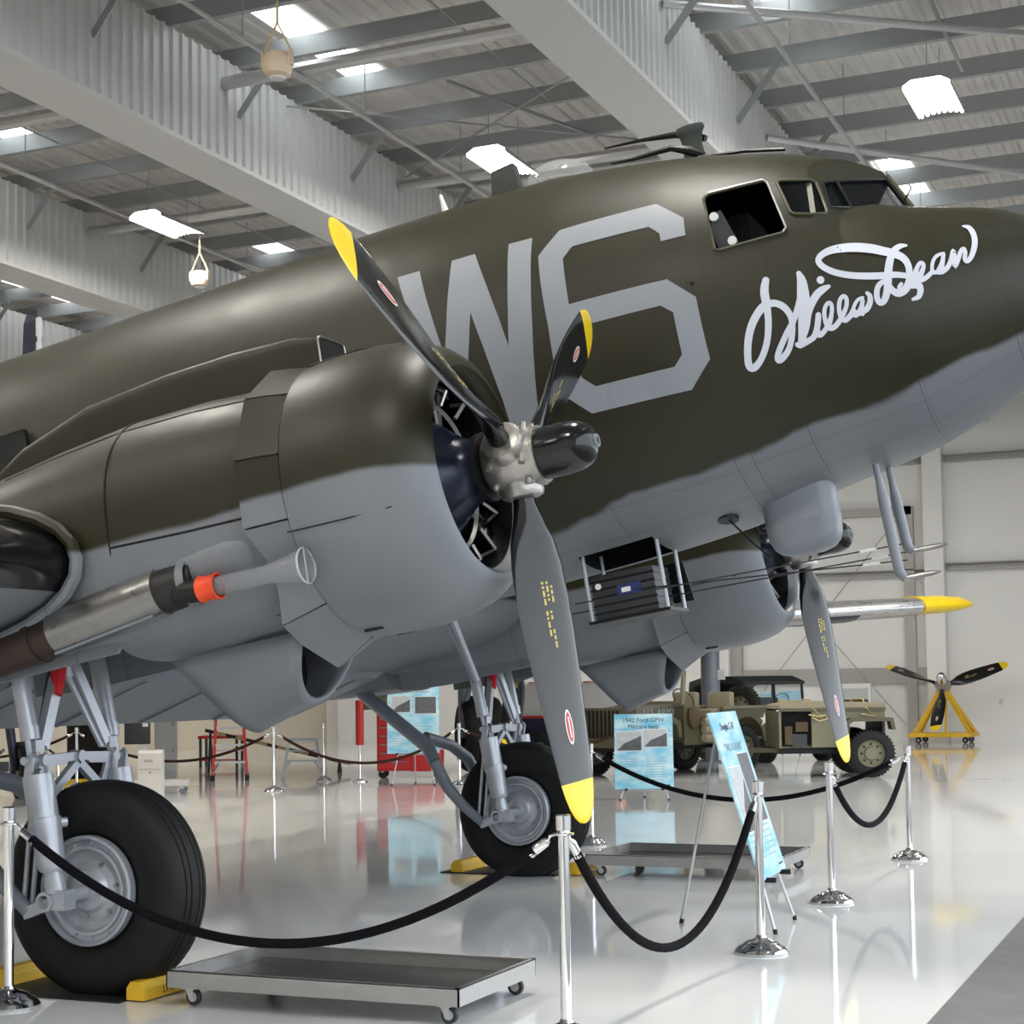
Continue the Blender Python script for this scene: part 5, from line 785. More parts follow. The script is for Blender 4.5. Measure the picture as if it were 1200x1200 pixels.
    for q in (-1, 1): MB().prism([(-1.98, -.36), (-2.0, -.50), (-2.06, -.575), (-3.0, -.60), (-3.4, -.58), (-3.4, -.36)], (0, y0+q*.505, 0), (1, 0, 0), (0, 0, 1), .03).build('well_skirt', P_NAC, nac, sm=0)
    # carburettor air scoop along the top
    rows = []
    for x, hw, zt, zb in ((-.90, .135, .83, .66), (-1.05, .145, .862, .55), (-1.4, .16, .87, .5), (-1.8, .175, .855, .5), (-2.3, .19, .805, .45), (-2.75, .18, .68, .4), (-3.1, .13, .52, .35), (-3.3, .05, .44, .3)):
        zc = (zt+zb)/2; hh = (zt-zb)/2
        rows.append([(x, y0+.03*-s*0+hw*math.copysign(abs(math.cos(t))**.26, math.cos(t)), zc+hh*math.copysign(abs(math.sin(t))**.26, math.sin(t))) for t in circ(36, .087)])
    sc = MB().rings(rows).build('air_scoop', P_NAC, plane, sm=40)
    mouth = [(-.897, p[1]*.86+y0*.14, .745+(p[2]-.745)*.80) for p in rows[0]]; deep = [(-.94, q[1], q[2]) for q in mouth]
    MB().add(mouth, [tuple(range(36))]).build('scoop_opening', 'black', sc, sm=0, recalc=False)
    lip = [Vector((-.895, p[1], p[2])) for p in rows[0]]; MB().tube(lip+[lip[0]], .007, 5).build('scoop_lip', 'steel', sc)
    # oil cooler scoop below: a U-shaped trough open at both ends
    rows = []; nu = 25
    for t in np.linspace(0, 1, 9):
        row = []
        for j in range(nu):
            ph = -1.5+3.0*j/(nu-1); d = max(0., math.cos(ph)); dep = .37+.10*t; yy = .255*math.sin(ph)*(1+.12*(1-d)); zz = -.575-dep*d**.75
            k = d**.75
            xf = -1.10-.17*k; xr = -2.0+.36*k**.7
            row.append((xf+(xr-xf)*t, y0+yy*(1-.10*t*0), zz+.0*t))
        rows.append(row)
    oc = MB().rings(rows, closed=False, caps=False).build('oil_cooler_scoop', P_NAC, plane, sm=50, recalc=False)
    md = oc.modifiers.new('sheet', 'SOLIDIFY'); md.thickness = .022; md.offset = 0
    MB().lathe([(-1.42, .0), (-1.42, .20), (-1.55, .20), (-1.55, 0)], (0, y0, -.74), (1, 0, 0), 28).build('oil_cooler', 'engine', oc)
    # access panels on the lower side
    for yy, xx, zz in ((-.52, -1.35, -.40), (.52, -1.35, -.40)):
        pass
    # exhaust on the outboard side
    ye = y0+s*.60
    ex = MB().tube([(-1.50, ye-s*.03, -.32), (-1.62, ye-s*.01, -.335), (-1.70, ye, -.345)], [.10, .108, .108], 24).build('exhaust_collector', 'carbon', plane)
    MB().tube([(-1.68, ye, -.342), (-2.31, ye+s*.02, -.428)], .117, 28).build('exhaust_shroud', 'steel', ex)
    MB().tube([(-2.30, ye+s*.02, -.427), (-2.45, ye+s*.02, -.447), (-2.6, ye+s*.03, -.468), (-2.95, ye+s*.06, -.52)], [.108, .11, .106, .10], 24).build('tail_pipe', 'rust', ex)
    MB().tube([(-2.42, ye+s*.02, -.443), (-2.46, ye+s*.02, -.448)], .117, 24).build('pipe_clamp_ring', 'rust', ex)
    MB().bar((-1.72, ye+s*.06, -.455), (-2.3, ye+s*.08, -.535), .015, .015).build('shroud_strap', 'gear_dark', ex, sm=0)
    MB().lathe([(0, .135), (.15, .135), (.28, .13), (.36, .115), (.42, .085), (.455, .045), (.465, .0)], (-1.56, y0+s*.505, -.265), (1, 0, .10), 28).build('exhaust_blister', P_NAC, plane)
    MB().lathe([(0, .112), (-.015, .122), (-.04, .122), (-.05, .112)], (-1.50, ye-s*.02, -.325), (1, 0, .12), 26).build('blister_collar', P_NAC, ex)
    yt = y0+s*.68
    MB().tube([(-1.58, yt-s*.05, -.37), (-1.47, yt, -.388), (-1.36, yt, -.388)], .055, 18).build('heater_stub', 'carbon', ex)
    MB().lathe([(-1.415, .056), (-1.412, .066), (-1.40, .060), (-1.33, .060), (-1.318, .066), (-1.315, .056)], (0, yt, -.388), (1, 0, 0), 20).build('stub_clamp', 'orange', ex)
    if s < 0:
        fn = MB().tube([(-1.34, yt, -.388), (-1.08, yt, -.388), (-1.03, yt, -.388), (-.84, yt, -.388)], [.046, .044, .046, .084], 24, caps=False).build('drain_funnel', 'plastic', ex)
        MB().lathe([(-.845, .083), (-.838, .087), (-.832, .083)], (0, yt, -.388), (1, 0, 0), 24).build('funnel_rim', 'plasticrim', fn)
        MB().bar((-.84, yt, -.475), (-.84, yt, -.30), .006, .004).build('funnel_rib', 'plasticrim', fn, sm=0)
    for dx in (-1.62, -1.25, -1.55, -1.35):
        pass
    # panel gaps around the nacelle, a side hatch and small fasteners
    def nac_pt(x, t, off=.004):
        hw, zt, zb_ = np.interp(-x, [.97, 1.15, 1.5, 1.95, 2.4, 2.9], [.60, .625, .64, .64, .63, .61]), np.interp(-x, [.97, 1.15, 1.5, 1.95, 2.4, 2.9], [.60, .63, .65, .645, .60, .53]), np.interp(-x, [.97, 1.15, 1.5, 1.95, 2.4, 2.9], [-.60, -.63, -.645, -.62, -.60, -.575])
        c, sn = math.cos(t), math.sin(t)
        return V(x, y0+s*(hw+off)*math.copysign(abs(c)**.86, c), (zt+zb_)/2+((zt-zb_)/2+off)*math.copysign(abs(sn)**.86, sn))
    MB().tube([nac_pt(-1.93, t, .001) for t in np.linspace(-.55, 1.35, 24)], .006, 5).build('panel_gap', 'black', nac)
    MB().tube([nac_pt(x, -.105, .001) for x in np.linspace(-1.93, -1.13, 12)], .006, 5).build('panel_gap', 'black', nac)
    MB().tube([nac_pt(x, -.98, .001) for x in np.linspace(-1.95, -1.1, 12)], .004, 5).build('panel_gap', 'black', nac)
    MB().tube([nac_pt(x, .93, .001) for x in np.linspace(-2.7, -1.15, 16)], .003, 5).build('panel_gap', 'black', nac)
    MB().tube([nac_pt(-1.40+.10*math.cos(t), -.78+.095*math.sin(t), .001) for t in circ(20)+[0]], .002, 4).build('inspection_cover', 'gear_dark', nac)
    for x, t in ((-1.30, -.28), (-1.52, -.30), (-1.25, -.62), (-1.42, -.60), (-1.63, -.42)):
        p = nac_pt(x, t, .0); MB().sphere(p, .010, 8, 6).build('fastener', 'star' if t > -.5 else 'gear_dark', nac)
    MB().bar(nac_pt(-1.62, -.66, .006), nac_pt(-1.70, -.80, .006), .02, .03).build('hatch_latch', 'gear_dark', nac, sm=0)
    return cowl
engine_unit(-2.82, -1); engine_unit(2.82, 1)
propeller(plane, -2.82, math.radians(176.1)); propeller(plane, 2.82, math.radians(171.28))
# drain mast below the belly, tail-down jack pad
MB().tube([(-1.0, -1.75, -.45), (-.955, -1.75, -.62), (-.875, -1.75, -.93)], [.035, .028, .022], 10).build('drain_mast', 'grey', plane)

# ---- landing gear, laid out in hangar coordinates (wheel centre x=0) and moved to the airplane's frame
GI = (Matrix.Translation(AO) @ Matrix.Rotation(-AL, 4, 'Y')).inverted()
def gearpart(mb, name, m, parent, sm=35, bevel=0):
    o = mb.build(name, m, parent, sm, bevel=bevel)
    if parent is plane: o.matrix_local = GI
    return o
def gear_unit(yw, s):
    yw -= .03
    t = MB(); pr = [(-.11, .27), (-.15, .285), (-.185, .33), (-.205, .39), (-.208, .44), (-.20, .485), (-.185, .515), (-.165, .538), (-.14, .551),
        (-.102, .558), (-.099, .550), (-.091, .550), (-.088, .559), (-.052, .564), (-.049, .555), (-.041, .555), (-.038, .565), (.0, .565), (.038, .565), (.041, .555), (.049, .555), (.052, .564), (.088, .559), (.091, .550), (.099, .550), (.102, .558),
        (.14, .551), (.165, .538), (.185, .515), (.20, .485), (.208, .44), (.205, .39), (.185, .33), (.15, .285), (.11, .27)]
    t.lathe([(a*.80, r) for a, r in pr], (-.03, yw, .545), (0, 1, 0), 72)
    t.v = [(x, y, max(z, .0)) for x, y, z in t.v]
    tire = gearpart(t, 'tire', 'rubber', plane, 50)
    wh = MB(); wh.lathe([(-.13, .285), (-.175, .285), (-.182, .272), (-.172, .262), (-.150, .258), (-.150, .235), (-.165, .230), (-.165, .215), (-.135, .20), (-.125, .16), (-.14, .12), (-.165, .10), (-.17, .055), (-.185, .05), (-.185, 0)], (-.03, yw, .545), (0, 1, 0), 48)
    wh.lathe([(.13, .285), (.175, .285), (.182, .272), (.172, .262), (.150, .25), (.13, .20), (.13, .05), (.16, .04), (.16, 0)], (-.03, yw, .545), (0, 1, 0), 48)
    whl = gearpart(wh, 'wheel', 'gear', plane, 30)
    for k in range(14):
        a = 2*PI*k/14
        gearpart(MB().box((0, yw-.158, .545+.246), (.014, .018, .024)), 'rim_lug', 'gear', whl, 0).matrix_local = Matrix.Translation((0, yw, .545)) @ Matrix.Rotation(a, 4, 'Y') @ Matrix.Translation((0, -yw, -.545))
    for k in range(6):
        a = 2*PI*k/6+.3
        gearpart(MB().lathe([(-.02, .012), (.0, .012)], (.14*math.sin(a), yw-.125, .545+.14*math.cos(a)), (0, 1, 0), 6, caps=True), 'wheel_bolt', 'steel', whl, 0)
    # two shock legs either side of the wheel
    for q in (-1, 1):
        y = yw+q*.335
        up = gearpart(MB().tube([(-.46, y, 2.18), (-.33, y, 1.70), (-.255, y, 1.355)], .047, 20).tube([(-.262, y, 1.40), (-.250, y, 1.33)], .051, 20), 'upper_leg', 'gear', plane)
        for dd in (-.025, .03): gearpart(MB().tube([(-.25, y+dd, 1.34), (-.225, y+dd, 1.20)], .016, 8), 'leg_link', 'gear', up)
        lo = MB(); lo.tube([(-.205, y, 1.15), (-.165, y, .93), (-.160, y, .92), (-.155, y, .90), (-.150, y, .89), (-.118, y, .70), (-.112, y, .68), (-.110, y, .66)], [.078, .078, .083, .083, .078, .072, .070, .058], 22)
        lo.tube([(-.11, y, .67), (-.07, y, .53)], .045, 18)
        leg = gearpart(lo, 'shock_leg', 'gear', plane)
        for dd in (-.055, .055): gearpart(MB().prism([(-.02, -.06), (.03, -.06), (.03, .04), (.005, .07), (-.02, .04)], (-.215, y+dd, 1.20), (1, 0, 0), (.14, 0, 1), .022), 'clevis_lug', 'gear', leg, bevel=.005)
        gearpart(MB().tube([(-.225, y-.085, 1.225), (-.225, y+.085, 1.225)], .022, 12), 'clevis_pin', 'gear', leg)
        gearpart(MB().tube([(-.20, y-.04, .90), (-.10, y-q*.10, .905)], .026, 10), 'leg_fitting', 'gear', leg)
        # axle fork
        fk = MB(); fk.tube([(-.105, y, .64), (-.085, y, .55)], [.052, .056], 16); fk.lathe([(-.06, .035), (-.06, .05), (.06, .05), (.06, .035), (-.06, .035)], (-.12, y, .51), (0, 1, 0), 18); fk.box((-.05, y, .52), (.10, .09, .10))
        fk.bar((-.03, y, .53), (-.28, y, .44), .05, .06); fk.tube([(-.03, y, .535), (-.03, yw, .545)], .035, 14)
        gearpart(fk, 'axle_fork', 'gear', leg)
        # drag strut
        ds = MB(); yy = yw+q*.33
        ds.tube([(-.26, y, .45), (-.45, yy, .60), (-.58, yy, .74), (-.70, yy, .95)], [.035, .045, .05, .05], 12)
        if q == -1: ds.tube([(-.70, yy, .95), (-.80, yw-.25, 1.07), (-2.2, yw-.1, 2.05)], [.055, .06, .06], 12)
        else: ds.tube([(-.70, yy, .95), (-.80, yw+.2, 1.07), (-.9, yw-.1, 1.15)], [.055, .05, .05], 12)
        gearpart(ds, 'drag_strut', 'gear_dark', plane)
        for dx in (-.02, .035): gearpart(MB().tube([(-.30+dx, y+.03, .46), (-.245+dx, y+.03, 1.0)], .013, 8), 'brake_line', 'gear', leg)
        # V brace from the well to the joint and truss plate to the middle
        a, b = V(-.30, yw+q*.02, 1.80), V(-.235, yw+q*.27, 1.30)
        vb = MB(); vb.bar(a, b, .06, .045, up=(1, 0, 0)); vb.bar(a+V(0, 0, -.13), b+V(0, -q*.035, -.02), .03, .02, up=(1, 0, 0)); vb.bar(b, (-.24, y, 1.30), .05, .06)
        gearpart(vb, 'side_brace', 'gear', plane, 0)
        pl = MB(); P0 = V(-.215, yw, 0)
        out = [(0.02, 1.235), (.30, 1.225), (.31, 1.18), (.235, 1.03), (.26, .90), (.235, .88), (.19, 1.06), (.01, 1.20)]
        for i, j in ((0, 1), (1, 2), (2, 3), (3, 4), (7, 3)):
            pl.bar((-.215, yw+q*out[i][0], out[i][1]), (-.215, yw+q*out[j][0], out[j][1]), .045, .036, up=(1, 0, 0))
        pl.prism([(q*.06, 1.225), (q*.29, 1.215), (q*.225, 1.06), (q*.19, 1.09), (q*.235, 1.19), (q*.10, 1.195)], (-.215, yw, 0), (0, 1, 0), (0, 0, 1), .02)
        pl.tube([(-.25, yw+q*.295, 1.225), (-.18, yw+q*.295, 1.225)], .03, 12)
        gearpart(pl, 'truss_arm', 'gear', plane, 0)
    gearpart(MB().tube([(-.25, yw, 1.235), (-.18, yw, 1.235)], .032, 12), 'truss_pin', 'gear', plane)
    gearpart(MB().box((-.30, yw, 1.72), (.05, .11, .13)), 'brace_apex', 'gear', plane, bevel=.01)
    # red remove-before-flight streamer on a dark strut
    gearpart(MB().bar((-.32, yw-.02, 1.85), (-.25, yw-.25, 1.30), .045, .05, up=(1, 0, 0)), 'lock_strut', 'plate', plane, 0)
    gearpart(MB().tube([(-.30, yw-.02, 1.86), (-.285, yw-.05, 1.77), (-.27, yw-.09, 1.67), (-.25, yw-.13, 1.56)], [.03, .04, .042, .03], 8), 'warning_streamer', 'redcloth', plane)
gear_unit(-2.82, -1); gear_unit(2.82, 1)
# ================================================================ rope barrier
def stanchion_proto():
    t = thing('stanchion', 'x', 'stanchion', (0, 0, 0), 0, 'chrome rope stanchions')
    MB().lathe([(0, 0), (0, .155), (.012, .158), (.022, .150), (.040, .135), (.052, .110), (.058, .105), (.072, .085), (.082, .05), (.092, .034), (.105, .028)], n=36).build('base', 'chrome', t, 30)
    MB().lathe([(.10, .0), (.10, .0245), (.93, .0245), (.93, 0)], n=20).build('pole', 'chrome', t)
    MB().lathe([(.905, .0), (.905, .026), (.91, .046), (.918, .048), (.922, .03), (.93, .028), (.932, .033), (.995, .034), (1.0, .030), (1.0, 0)], n=24).build('cap', 'chrome', t, 30)
    return t
SP = {}
sdefs = [('a', -.24, -3.36, 'chrome stanchion at the far left edge, in front of the near wheel'), ('b', 2.72, -3.22, 'chrome stanchion closest to the viewer, below the near propeller tip'),
    ('c', 2.88, -.55, 'chrome stanchion standing right beside the tilted blue display board'), ('d', 2.77, 1.78, 'chrome stanchion below the far propeller, second from the right'),
    ('e', 2.77, 4.84, 'rightmost chrome stanchion, in front of the yellow propeller cart'), ('f', -8.29, 12.26, 'distant chrome stanchion between the red ladder and the step stool'),
    ('g', -6.05, 14.25, 'distant chrome stanchion in front of the big dark bomber tire'), ('h', -12.3, 12.6, 'distant chrome stanchion seen through the near landing gear truss'),
    ('i', -.41, 5.34, 'chrome stanchion behind the far wheel, beside the jeep display board'), ('j', -8.95, 14.95, 'distant chrome stanchion just right of the step stool')]
sp = None
for k, x, y, lb in sdefs:
    if sp is None: sp = stanchion_proto(); sp.location = (x, y, 0); sp['label'] = lb; o = sp
    else: o = dup(sp, (x, y, 0), 0, lb)
    SP[k] = V(x, y, 0)
def rope(a, b, sag, label, m='rope', r=.0235, hooks=(1, 1), zr=.905, ):
    """velvet rope hanging between two stanchions, with chrome ends hooked to their collars"""
    A, B = a.copy(), b.copy(); A.z = B.z = zr; d = (B-A); L = d.length; d = d/L
    A = A+d*.045; B = B-d*.045
    t = thing('barrier_rope', label, 'rope', A, 0, 'velvet barrier ropes')
    pts = []
    for i in range(33):
        u = i/32; pts.append((B-A)*u+V(0, 0, -4*sag*u*(1-u)))
    MB().tube(pts[1:-1], r, 10).build('cord', m, t)
    for e, h in ((0, hooks[0]), (-1, hooks[1])):
        if not h: continue
        p, q = pts[e], pts[1 if e == 0 else -2]; dd = (q-p).normalized()
        MB().tube([p+dd*.03, p+dd*.05, p+dd*.14, q+dd*.02], [.010, .022, .023, .023], 12).build('end_ferrule', 'chrome', t)
        MB().tube([p-dd*.01, p+dd*.02+V(0, 0, .012), p+dd*.04], .006, 6).build('hook', 'chrome', t)
    return t
rope(SP['a'], SP['b'], .53, 'black velvet rope sagging low in front of the near wheel and drip tray')
rope(SP['b'], SP['c'], .67, 'black velvet rope looping deep below the tilted blue display board')
rope(SP['d'], SP['e'], .47, 'short black velvet rope at right, deep loop in front of the propeller cart')
rope(SP['i'], SP['e'], .42, 'long black velvet rope passing in front of the jeep display board')
rope(SP['h'], SP['f'], .45, 'brown velvet rope crossing in front of the red ladder', 'rope_brown')
rope(SP['f'], SP['g'], .5, 'brown velvet rope hanging in front of the step stool and tool chest', 'rope_brown')
rope(SP['g'], V(-3.4, 15.2, 0), .35, 'brown velvet rope disappearing behind the far wheel', 'rope_brown', hooks=(1, 0))
rope(V(-15.2, 11.0, 0), SP['h'], .4, 'brown velvet rope leaving the left edge behind the near shock leg', 'rope_brown', hooks=(0, 1))

# ================================================================ drip trays, chocks, mats
def tray(loc, label, sx=1.62, sy=.92):
    t = thing('drip_tray', label, 'drip tray', loc, 0, 'drip trays on casters')
    b = MB(); b.box((0, 0, .10), (sx-.02, sy-.02, .010))
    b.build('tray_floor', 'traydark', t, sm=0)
    for s in (-1, 1):
        MB().box((s*(sx/2-.004), 0, .135), (.008, sy, .085)).box((s*(sx/2-.012), 0, .175), (.024, sy, .006)).build('tray_side', 'galv', t, sm=0)
        MB().box((0, s*(sy/2-.004), .135), (sx, .008, .085)).box((0, s*(sy/2-.012), .175), (sx, .024, .006)).build('tray_side', 'galv', t, sm=0)
    for i, j in ((-1, -1), (-1, 1), (1, -1), (1, 1)):
        x, y = i*(sx/2-.10), j*(sy/2-.07)
        c = MB().box((x, y, .086), (.07, .06, .012)).prism([(-.022, 0), (.022, 0), (.03, -.05), (.005, -.05)], (x, y-.018, .08), (1, 0, 0), (0, 0, 1), .004).prism([(-.022, 0), (.022, 0), (.03, -.05), (.005, -.05)], (x, y+.018, .08), (1, 0, 0), (0, 0, 1), .004).build('caster', 'steel_light', t, sm=0)
        MB().lathe([(-.013, .012), (-.013, .038), (-.009, .042), (.009, .042), (.013, .038), (.013, .012)], (x+.018, y, .042), (0, 1, 0), 18).build('caster_wheel', 'plate', c)
        MB().lathe([(-.015, 0), (-.015, .024), (.015, .024), (.015, 0)], (x+.018, y, .042), (0, 1, 0), 14).build('caster_hub', 'steel_light', c)
    return t
tray((1.32, -2.62, 0), 'galvanised drip tray on casters in the foreground behind the rope')
tray((1.28, 3.42, 0), 'galvanised drip tray on casters behind the tilted blue board', 1.62, 1.1)
def chock(loc, label, ln=.46, text=None):
    t = thing('wheel_chock', label, 'wheel chock', loc, 0, 'yellow wheel chocks')
    pr = [(-.055, 0), (.055, 0), (.055, .06), (.03, .095), (-.03, .095), (-.055, .06)]
    MB().prism(pr, (0, 0, 0), (1, 0, 0), (0, 0, 1), ln).build('chock_body', 'yellow', t, sm=0, bevel=.004)
    if text:
        me = text_mesh(text, .052, 'chock_lettering'); o = link('chock_lettering', me, 'black', t, sm=0, recalc=False)
        o.matrix_local = Matrix(((0, 0, 1, .0562), (1, 0, 0, -.0), (0, 1, 0, .032), (0, 0, 0, 1)))
    return t
chock((.30, -2.80, .008), 'yellow wheel chock with black stencil ahead of the near tire', .5, 'LTUK A')
chock((-.66, -2.86, .008), 'yellow wheel chock behind the near tire at left', .56)
chock((.36, 3.10, .008), 'yellow wheel chock ahead of the far tire, half hidden by the tray', .5)
chock((-.66, 3.02, .008), 'yellow wheel chock behind the far tire', .5)
for x, y, lb in ((-.16, -2.86, 'thin black rubber mat under the near tire'), (-.16, 3.0, 'thin black rubber mat under the far tire')):
    tag(MB().box((x-.12, y, .004), (1.05, .5, .008)).build('rubber_mat', 'mat_black', sm=0), lb, 'mat', 'rubber mats under the tires')

# ================================================================ display boards on easels
def board(loc, rz, label, w, h, z0, lean, title, pics, easel='white', low=False, lines=True):
    t = thing('display_board', label, 'sign', loc, rz, 'light blue display boards')
    R = Matrix.Rotation(lean, 4, 'X')                       # lean back about the bottom edge (front faces -y)
    pn = MB().box((0, 0, h/2), (w, .012, h)).build('panel', 'sign', t, sm=0); pn.matrix_local = Matrix.Translation((0, 0, z0)) @ R.inverted()
    pn['label'] = 'sky-blue printed panel'
    def on(u, v, d=.0075): return (u, -d, v)
    for (tx, ty, sz, m) in title:
        o = link('title_lettering', text_mesh(tx, sz, 'title'), m, pn, sm=0, recalc=False); o.matrix_local = Matrix.Translation(on(0, ty)) @ Matrix.Rotation(PI/2, 4, 'X')
    for (cx, cz, pw, ph, m) in pics:
        f = MB().box(on(cx, cz, .0078), (pw+.02, .002, ph+.02)).build('picture_border', 'white', pn, sm=0)
        MB().box(on(cx, cz, .0092), (pw, .002, ph)).build('picture', m, f, sm=0)
        if m == 'photo_light':
            MB().prism([(-.48*pw, -.5*ph), (.5*pw, -.5*ph), (.5*pw, .3*ph), (.2*pw, .1*ph), (-.2*pw, -.12*ph)], on(cx, cz, .0108), (1, 0, 0), (0, 0, 1), .001).build('picture_hill', 'photo_dark', f, sm=0)
    if lines:
        tx = MB(); rnd = random.Random(int(w*1000)+len(title))
        for col in (-1, 1):
            for k in range(9):
                z = h*.40-k*h*.035; ln = w*.36*rnd.uniform(.55, 1)
                tx.box(on(col*w*.22-(w*.36-ln)/2, z, .0068), (ln, .0012, .007))
        o = tx.build('printed_text', 'ink_grey', pn, sm=0); o['kind'] = 'stuff'
        MB().box(on(w*.36, .05, .0068), (w*.16, .0012, .012)).build('printed_logo', 'ink', pn, sm=0)
    # easel: two front legs, one rear leg, ledge
    top = z0+h*.9 if not low else z0+h*.75; sp_ = w*.36
    ea = t
    for s in (-1, 1):
        MB().tube([(s*sp_*1.15, -math.tan(lean)*z0+.03, 0.0), (s*.05, math.tan(lean)*(top-z0)+.03, top)], [.011, .009], 8).build('easel_leg', 'steel_light', ea)
        MB().tube([(s*sp_*1.15, -math.tan(lean)*z0+.03, 0), (s*sp_*1.14, -math.tan(lean)*z0+.035, .03)], .015, 8).build('rubber_foot', 'black', ea)
        MB().box((s*sp_*.85, -.03, z0-.005), (.03, .07, .03)).build('easel_ledge', 'black', ea, sm=0)
    MB().tube([(0, .62, 0), (0, .05+math.sin(lean)*(top-z0), top)], [.011, .009], 8).build('easel_leg', 'steel_light', ea)
    MB().tube([(0, .62, 0), (0, .612, .03)], .015, 8).build('rubber_foot', 'black', ea)
    MB().tube([(-sp_*.85, .02, z0-.02), (sp_*.85, .02, z0-.02)], .009, 8).build('easel_bar', 'steel_light', ea)
    return t
board((-1.98, 11.5, 0), math.radians(19), 'light blue board about a military jeep, dark two-line title and two photos', .80, 1.04, .16, math.radians(14),
      [('1942 Ford GPW', .95, .085, 'ink'), ('Military Jeep', .86, .085, 'ink')], [(-.20, .66, .34, .26, 'photo_light'), (.16, .70, .32, .24, 'photo_light')], low=True)
board((2.68, .52, 0), math.radians(93.5), 'light blue board leaning steeply away, seen edge-on behind the chrome stanchion', .80, 1.10, .33, math.radians(17),
      [('Douglas C-47', 1.0, .07, 'ink'), ('"WILLA DEAN"', .86, .075, 'ink_grey')], [(-.18, .52, .30, .42, 'photo_light'), (.17, .58, .30, .46, 'photo_dark')])
board((-6.8, 14.1, 0), math.radians(24), 'light blue flying fortress board in front of the red tool chest', .84, 1.08, .52, math.radians(8),
      [('"FLYING FORTRESS"', 1.0, .06, 'ink')], [(-.2, .80, .30, .26, 'photo_light'), (.2, .78, .34, .27, 'photo_dark')])
board((-3.75, 25.9, 0), math.radians(15), 'small light blue board behind the jeep, mostly hidden', .9, .9, .5, math.radians(10), [], [(0, .5, .5, .4, 'yellow')], lines=False)

# ================================================================ workshop things in the background
# red stepladder
t = thing('stepladder', 'red fibreglass stepladder with aluminium steps behind the barrier', 'ladder', (-11.0, 15.2, 0), math.radians(33))
for s in (-1, 1):
    MB().bar((s*.30, -.42, .02), (s*.19, .0, 1.9), .05, .03, up=(0, 1, 0)).build('front_rail', 'red', t, sm=0)
    MB().bar((s*.29, .45, .02), (s*.19, .06, 1.9), .04, .03, up=(0, 1, 0)).build('rear_rail', 'red', t, sm=0)
    for yy in (-.42, .45): MB().box((s*.30, yy, .05), (.07, .06, .10)).build('foot', 'black', t, sm=0)
    MB().bar((s*.30, -.40, .12), (s*.16, -.33, .36), .04, .02).build('corner_brace', 'gear_dark', t, sm=0)
for k in range(6):
    z = .32+k*.3; f = z/1.9
    MB().box((0, -.42+.42*f, z), (.56-.2*f, .09, .035)).build('step', 'steel_light', t, sm=0)
MB().box((0, .03, 1.92), (.45, .2, .06)).build('top_cap', 'red', t, bevel=.01)
for z in (.5, 1.2): MB().bar((-.27, .36, z), (.27, .36, z), .03, .02).build('rear_bar', 'steel_light', t, sm=0)
# aluminium step stool
t = thing('step_stool', 'low grey aluminium step stool behind the barrier rope', 'step stool', (-10.1, 16.2, 0), math.radians(30))
for s in (-1, 1):
    for q in (-1, 1):
        MB().bar((s*.36, q*.26, .0), (s*.24, q*.13, .66), .045, .03, up=(0, 1, 0)).build('leg', 'gear', t, sm=0)
        MB().bar((s*.345, q*.25, .1), (s*.2, q*.2, .3), .03, .02).build('leg_brace', 'gear', t, sm=0)
MB().box((0, 0, .67), (.52, .3, .04)).build('platform', 'gear', t, sm=0)
MB().box((0, -.21, .30), (.62, .1, .03)).build('step', 'gear', t, sm=0); MB().box((0, -.17, .48), (.56, .06, .03)).build('cross_bar', 'gear', t, sm=0)
# red tool chest
t = thing('tool_chest', 'red rolling tool chest with drawers behind the flying fortress board', 'tool chest', (-8.0, 16.3, 0), math.radians(22))
MB().box((-.25, 0, .68), (.58, .52, 1.1)).build('chest_body', 'red', t, bevel=.01)
for k in range(7):
    d = MB().box((-.25, -.27, .24+k*.15), (.52, .03, .135)).build('drawer', 'red', t, sm=0)
    MB().box((-.25, -.295, .29+k*.15), (.46, .02, .018)).build('handle', 'gear_dark', d, sm=0)
MB().box((.32, -.02, .30), (.56, .5, .36)).build('side_cabinet', 'red', t, bevel=.01)
for x in (-.45, .5):
    for y in (-.18, .18):
        MB().lathe([(-.03, .02), (-.03, .075), (.03, .075), (.03, .02)], (x, y, .077), (0, 1, 0), 18).build('caster_wheel', 'rubber', t)
        MB().box((x, y, .13), (.05, .09, .05)).build('caster_fork', 'steel_light', t, sm=0)
MB().tube([(.05, -.3, .95), (.12, -.34, 1.02), (.25, -.35, .95), (.45, -.34, .75)], .015, 8).build('push_handle', 'black', t)
# red jack pole
t = thing('jack_pole', 'upright chrome pole with red sleeve left of the tool chest', 'pole', (-8.3, 15.05, 0))
MB().lathe([(0, .13), (.02, .13), (.04, .04), (.05, .022), (1.4, .022), (1.4, 0)], n=16).build('pole', 'chrome', t)
MB().lathe([(.62, .0), (.62, .07), (1.38, .07), (1.38, 0)], n=16).build('sleeve', 'red', t)
# white kiosk box, low cart, monitor stand, cabinet
t = thing('kiosk_box', 'white upright metal box with rounded top behind the near tire', 'box', (-9.2, 10.35, 0), math.radians(30))
MB().prism([(-.2, 0), (.2, 0), (.2, .66), (.15, .72), (-.16, .72), (-.2, .68)], (0, 0, 0), (0, 1, 0), (0, 0, 1), .34).build('housing', 'offwhite', t, sm=0)
MB().box((0, -.205, .45), (.30, .012, .012)).build('panel_gap', 'girt', t, sm=0); MB().box((-.02, -.206, .57), (.12, .01, .04)).build('control_panel', 'girt', t, sm=0)
MB().lathe([(0, .012), (.01, .012), (.01, 0)], (0, -.2, .40), (0, -1, 0), 10).build('lock', 'plate', t)
t = thing('flat_cart', 'low white flat cart with caster beside the kiosk box', 'cart', (-10.0, 11.5, 0), math.radians(30))
MB().box((.1, 0, .17), (.9, .5, .09)).build('deck', 'offwhite', t, bevel=.008)
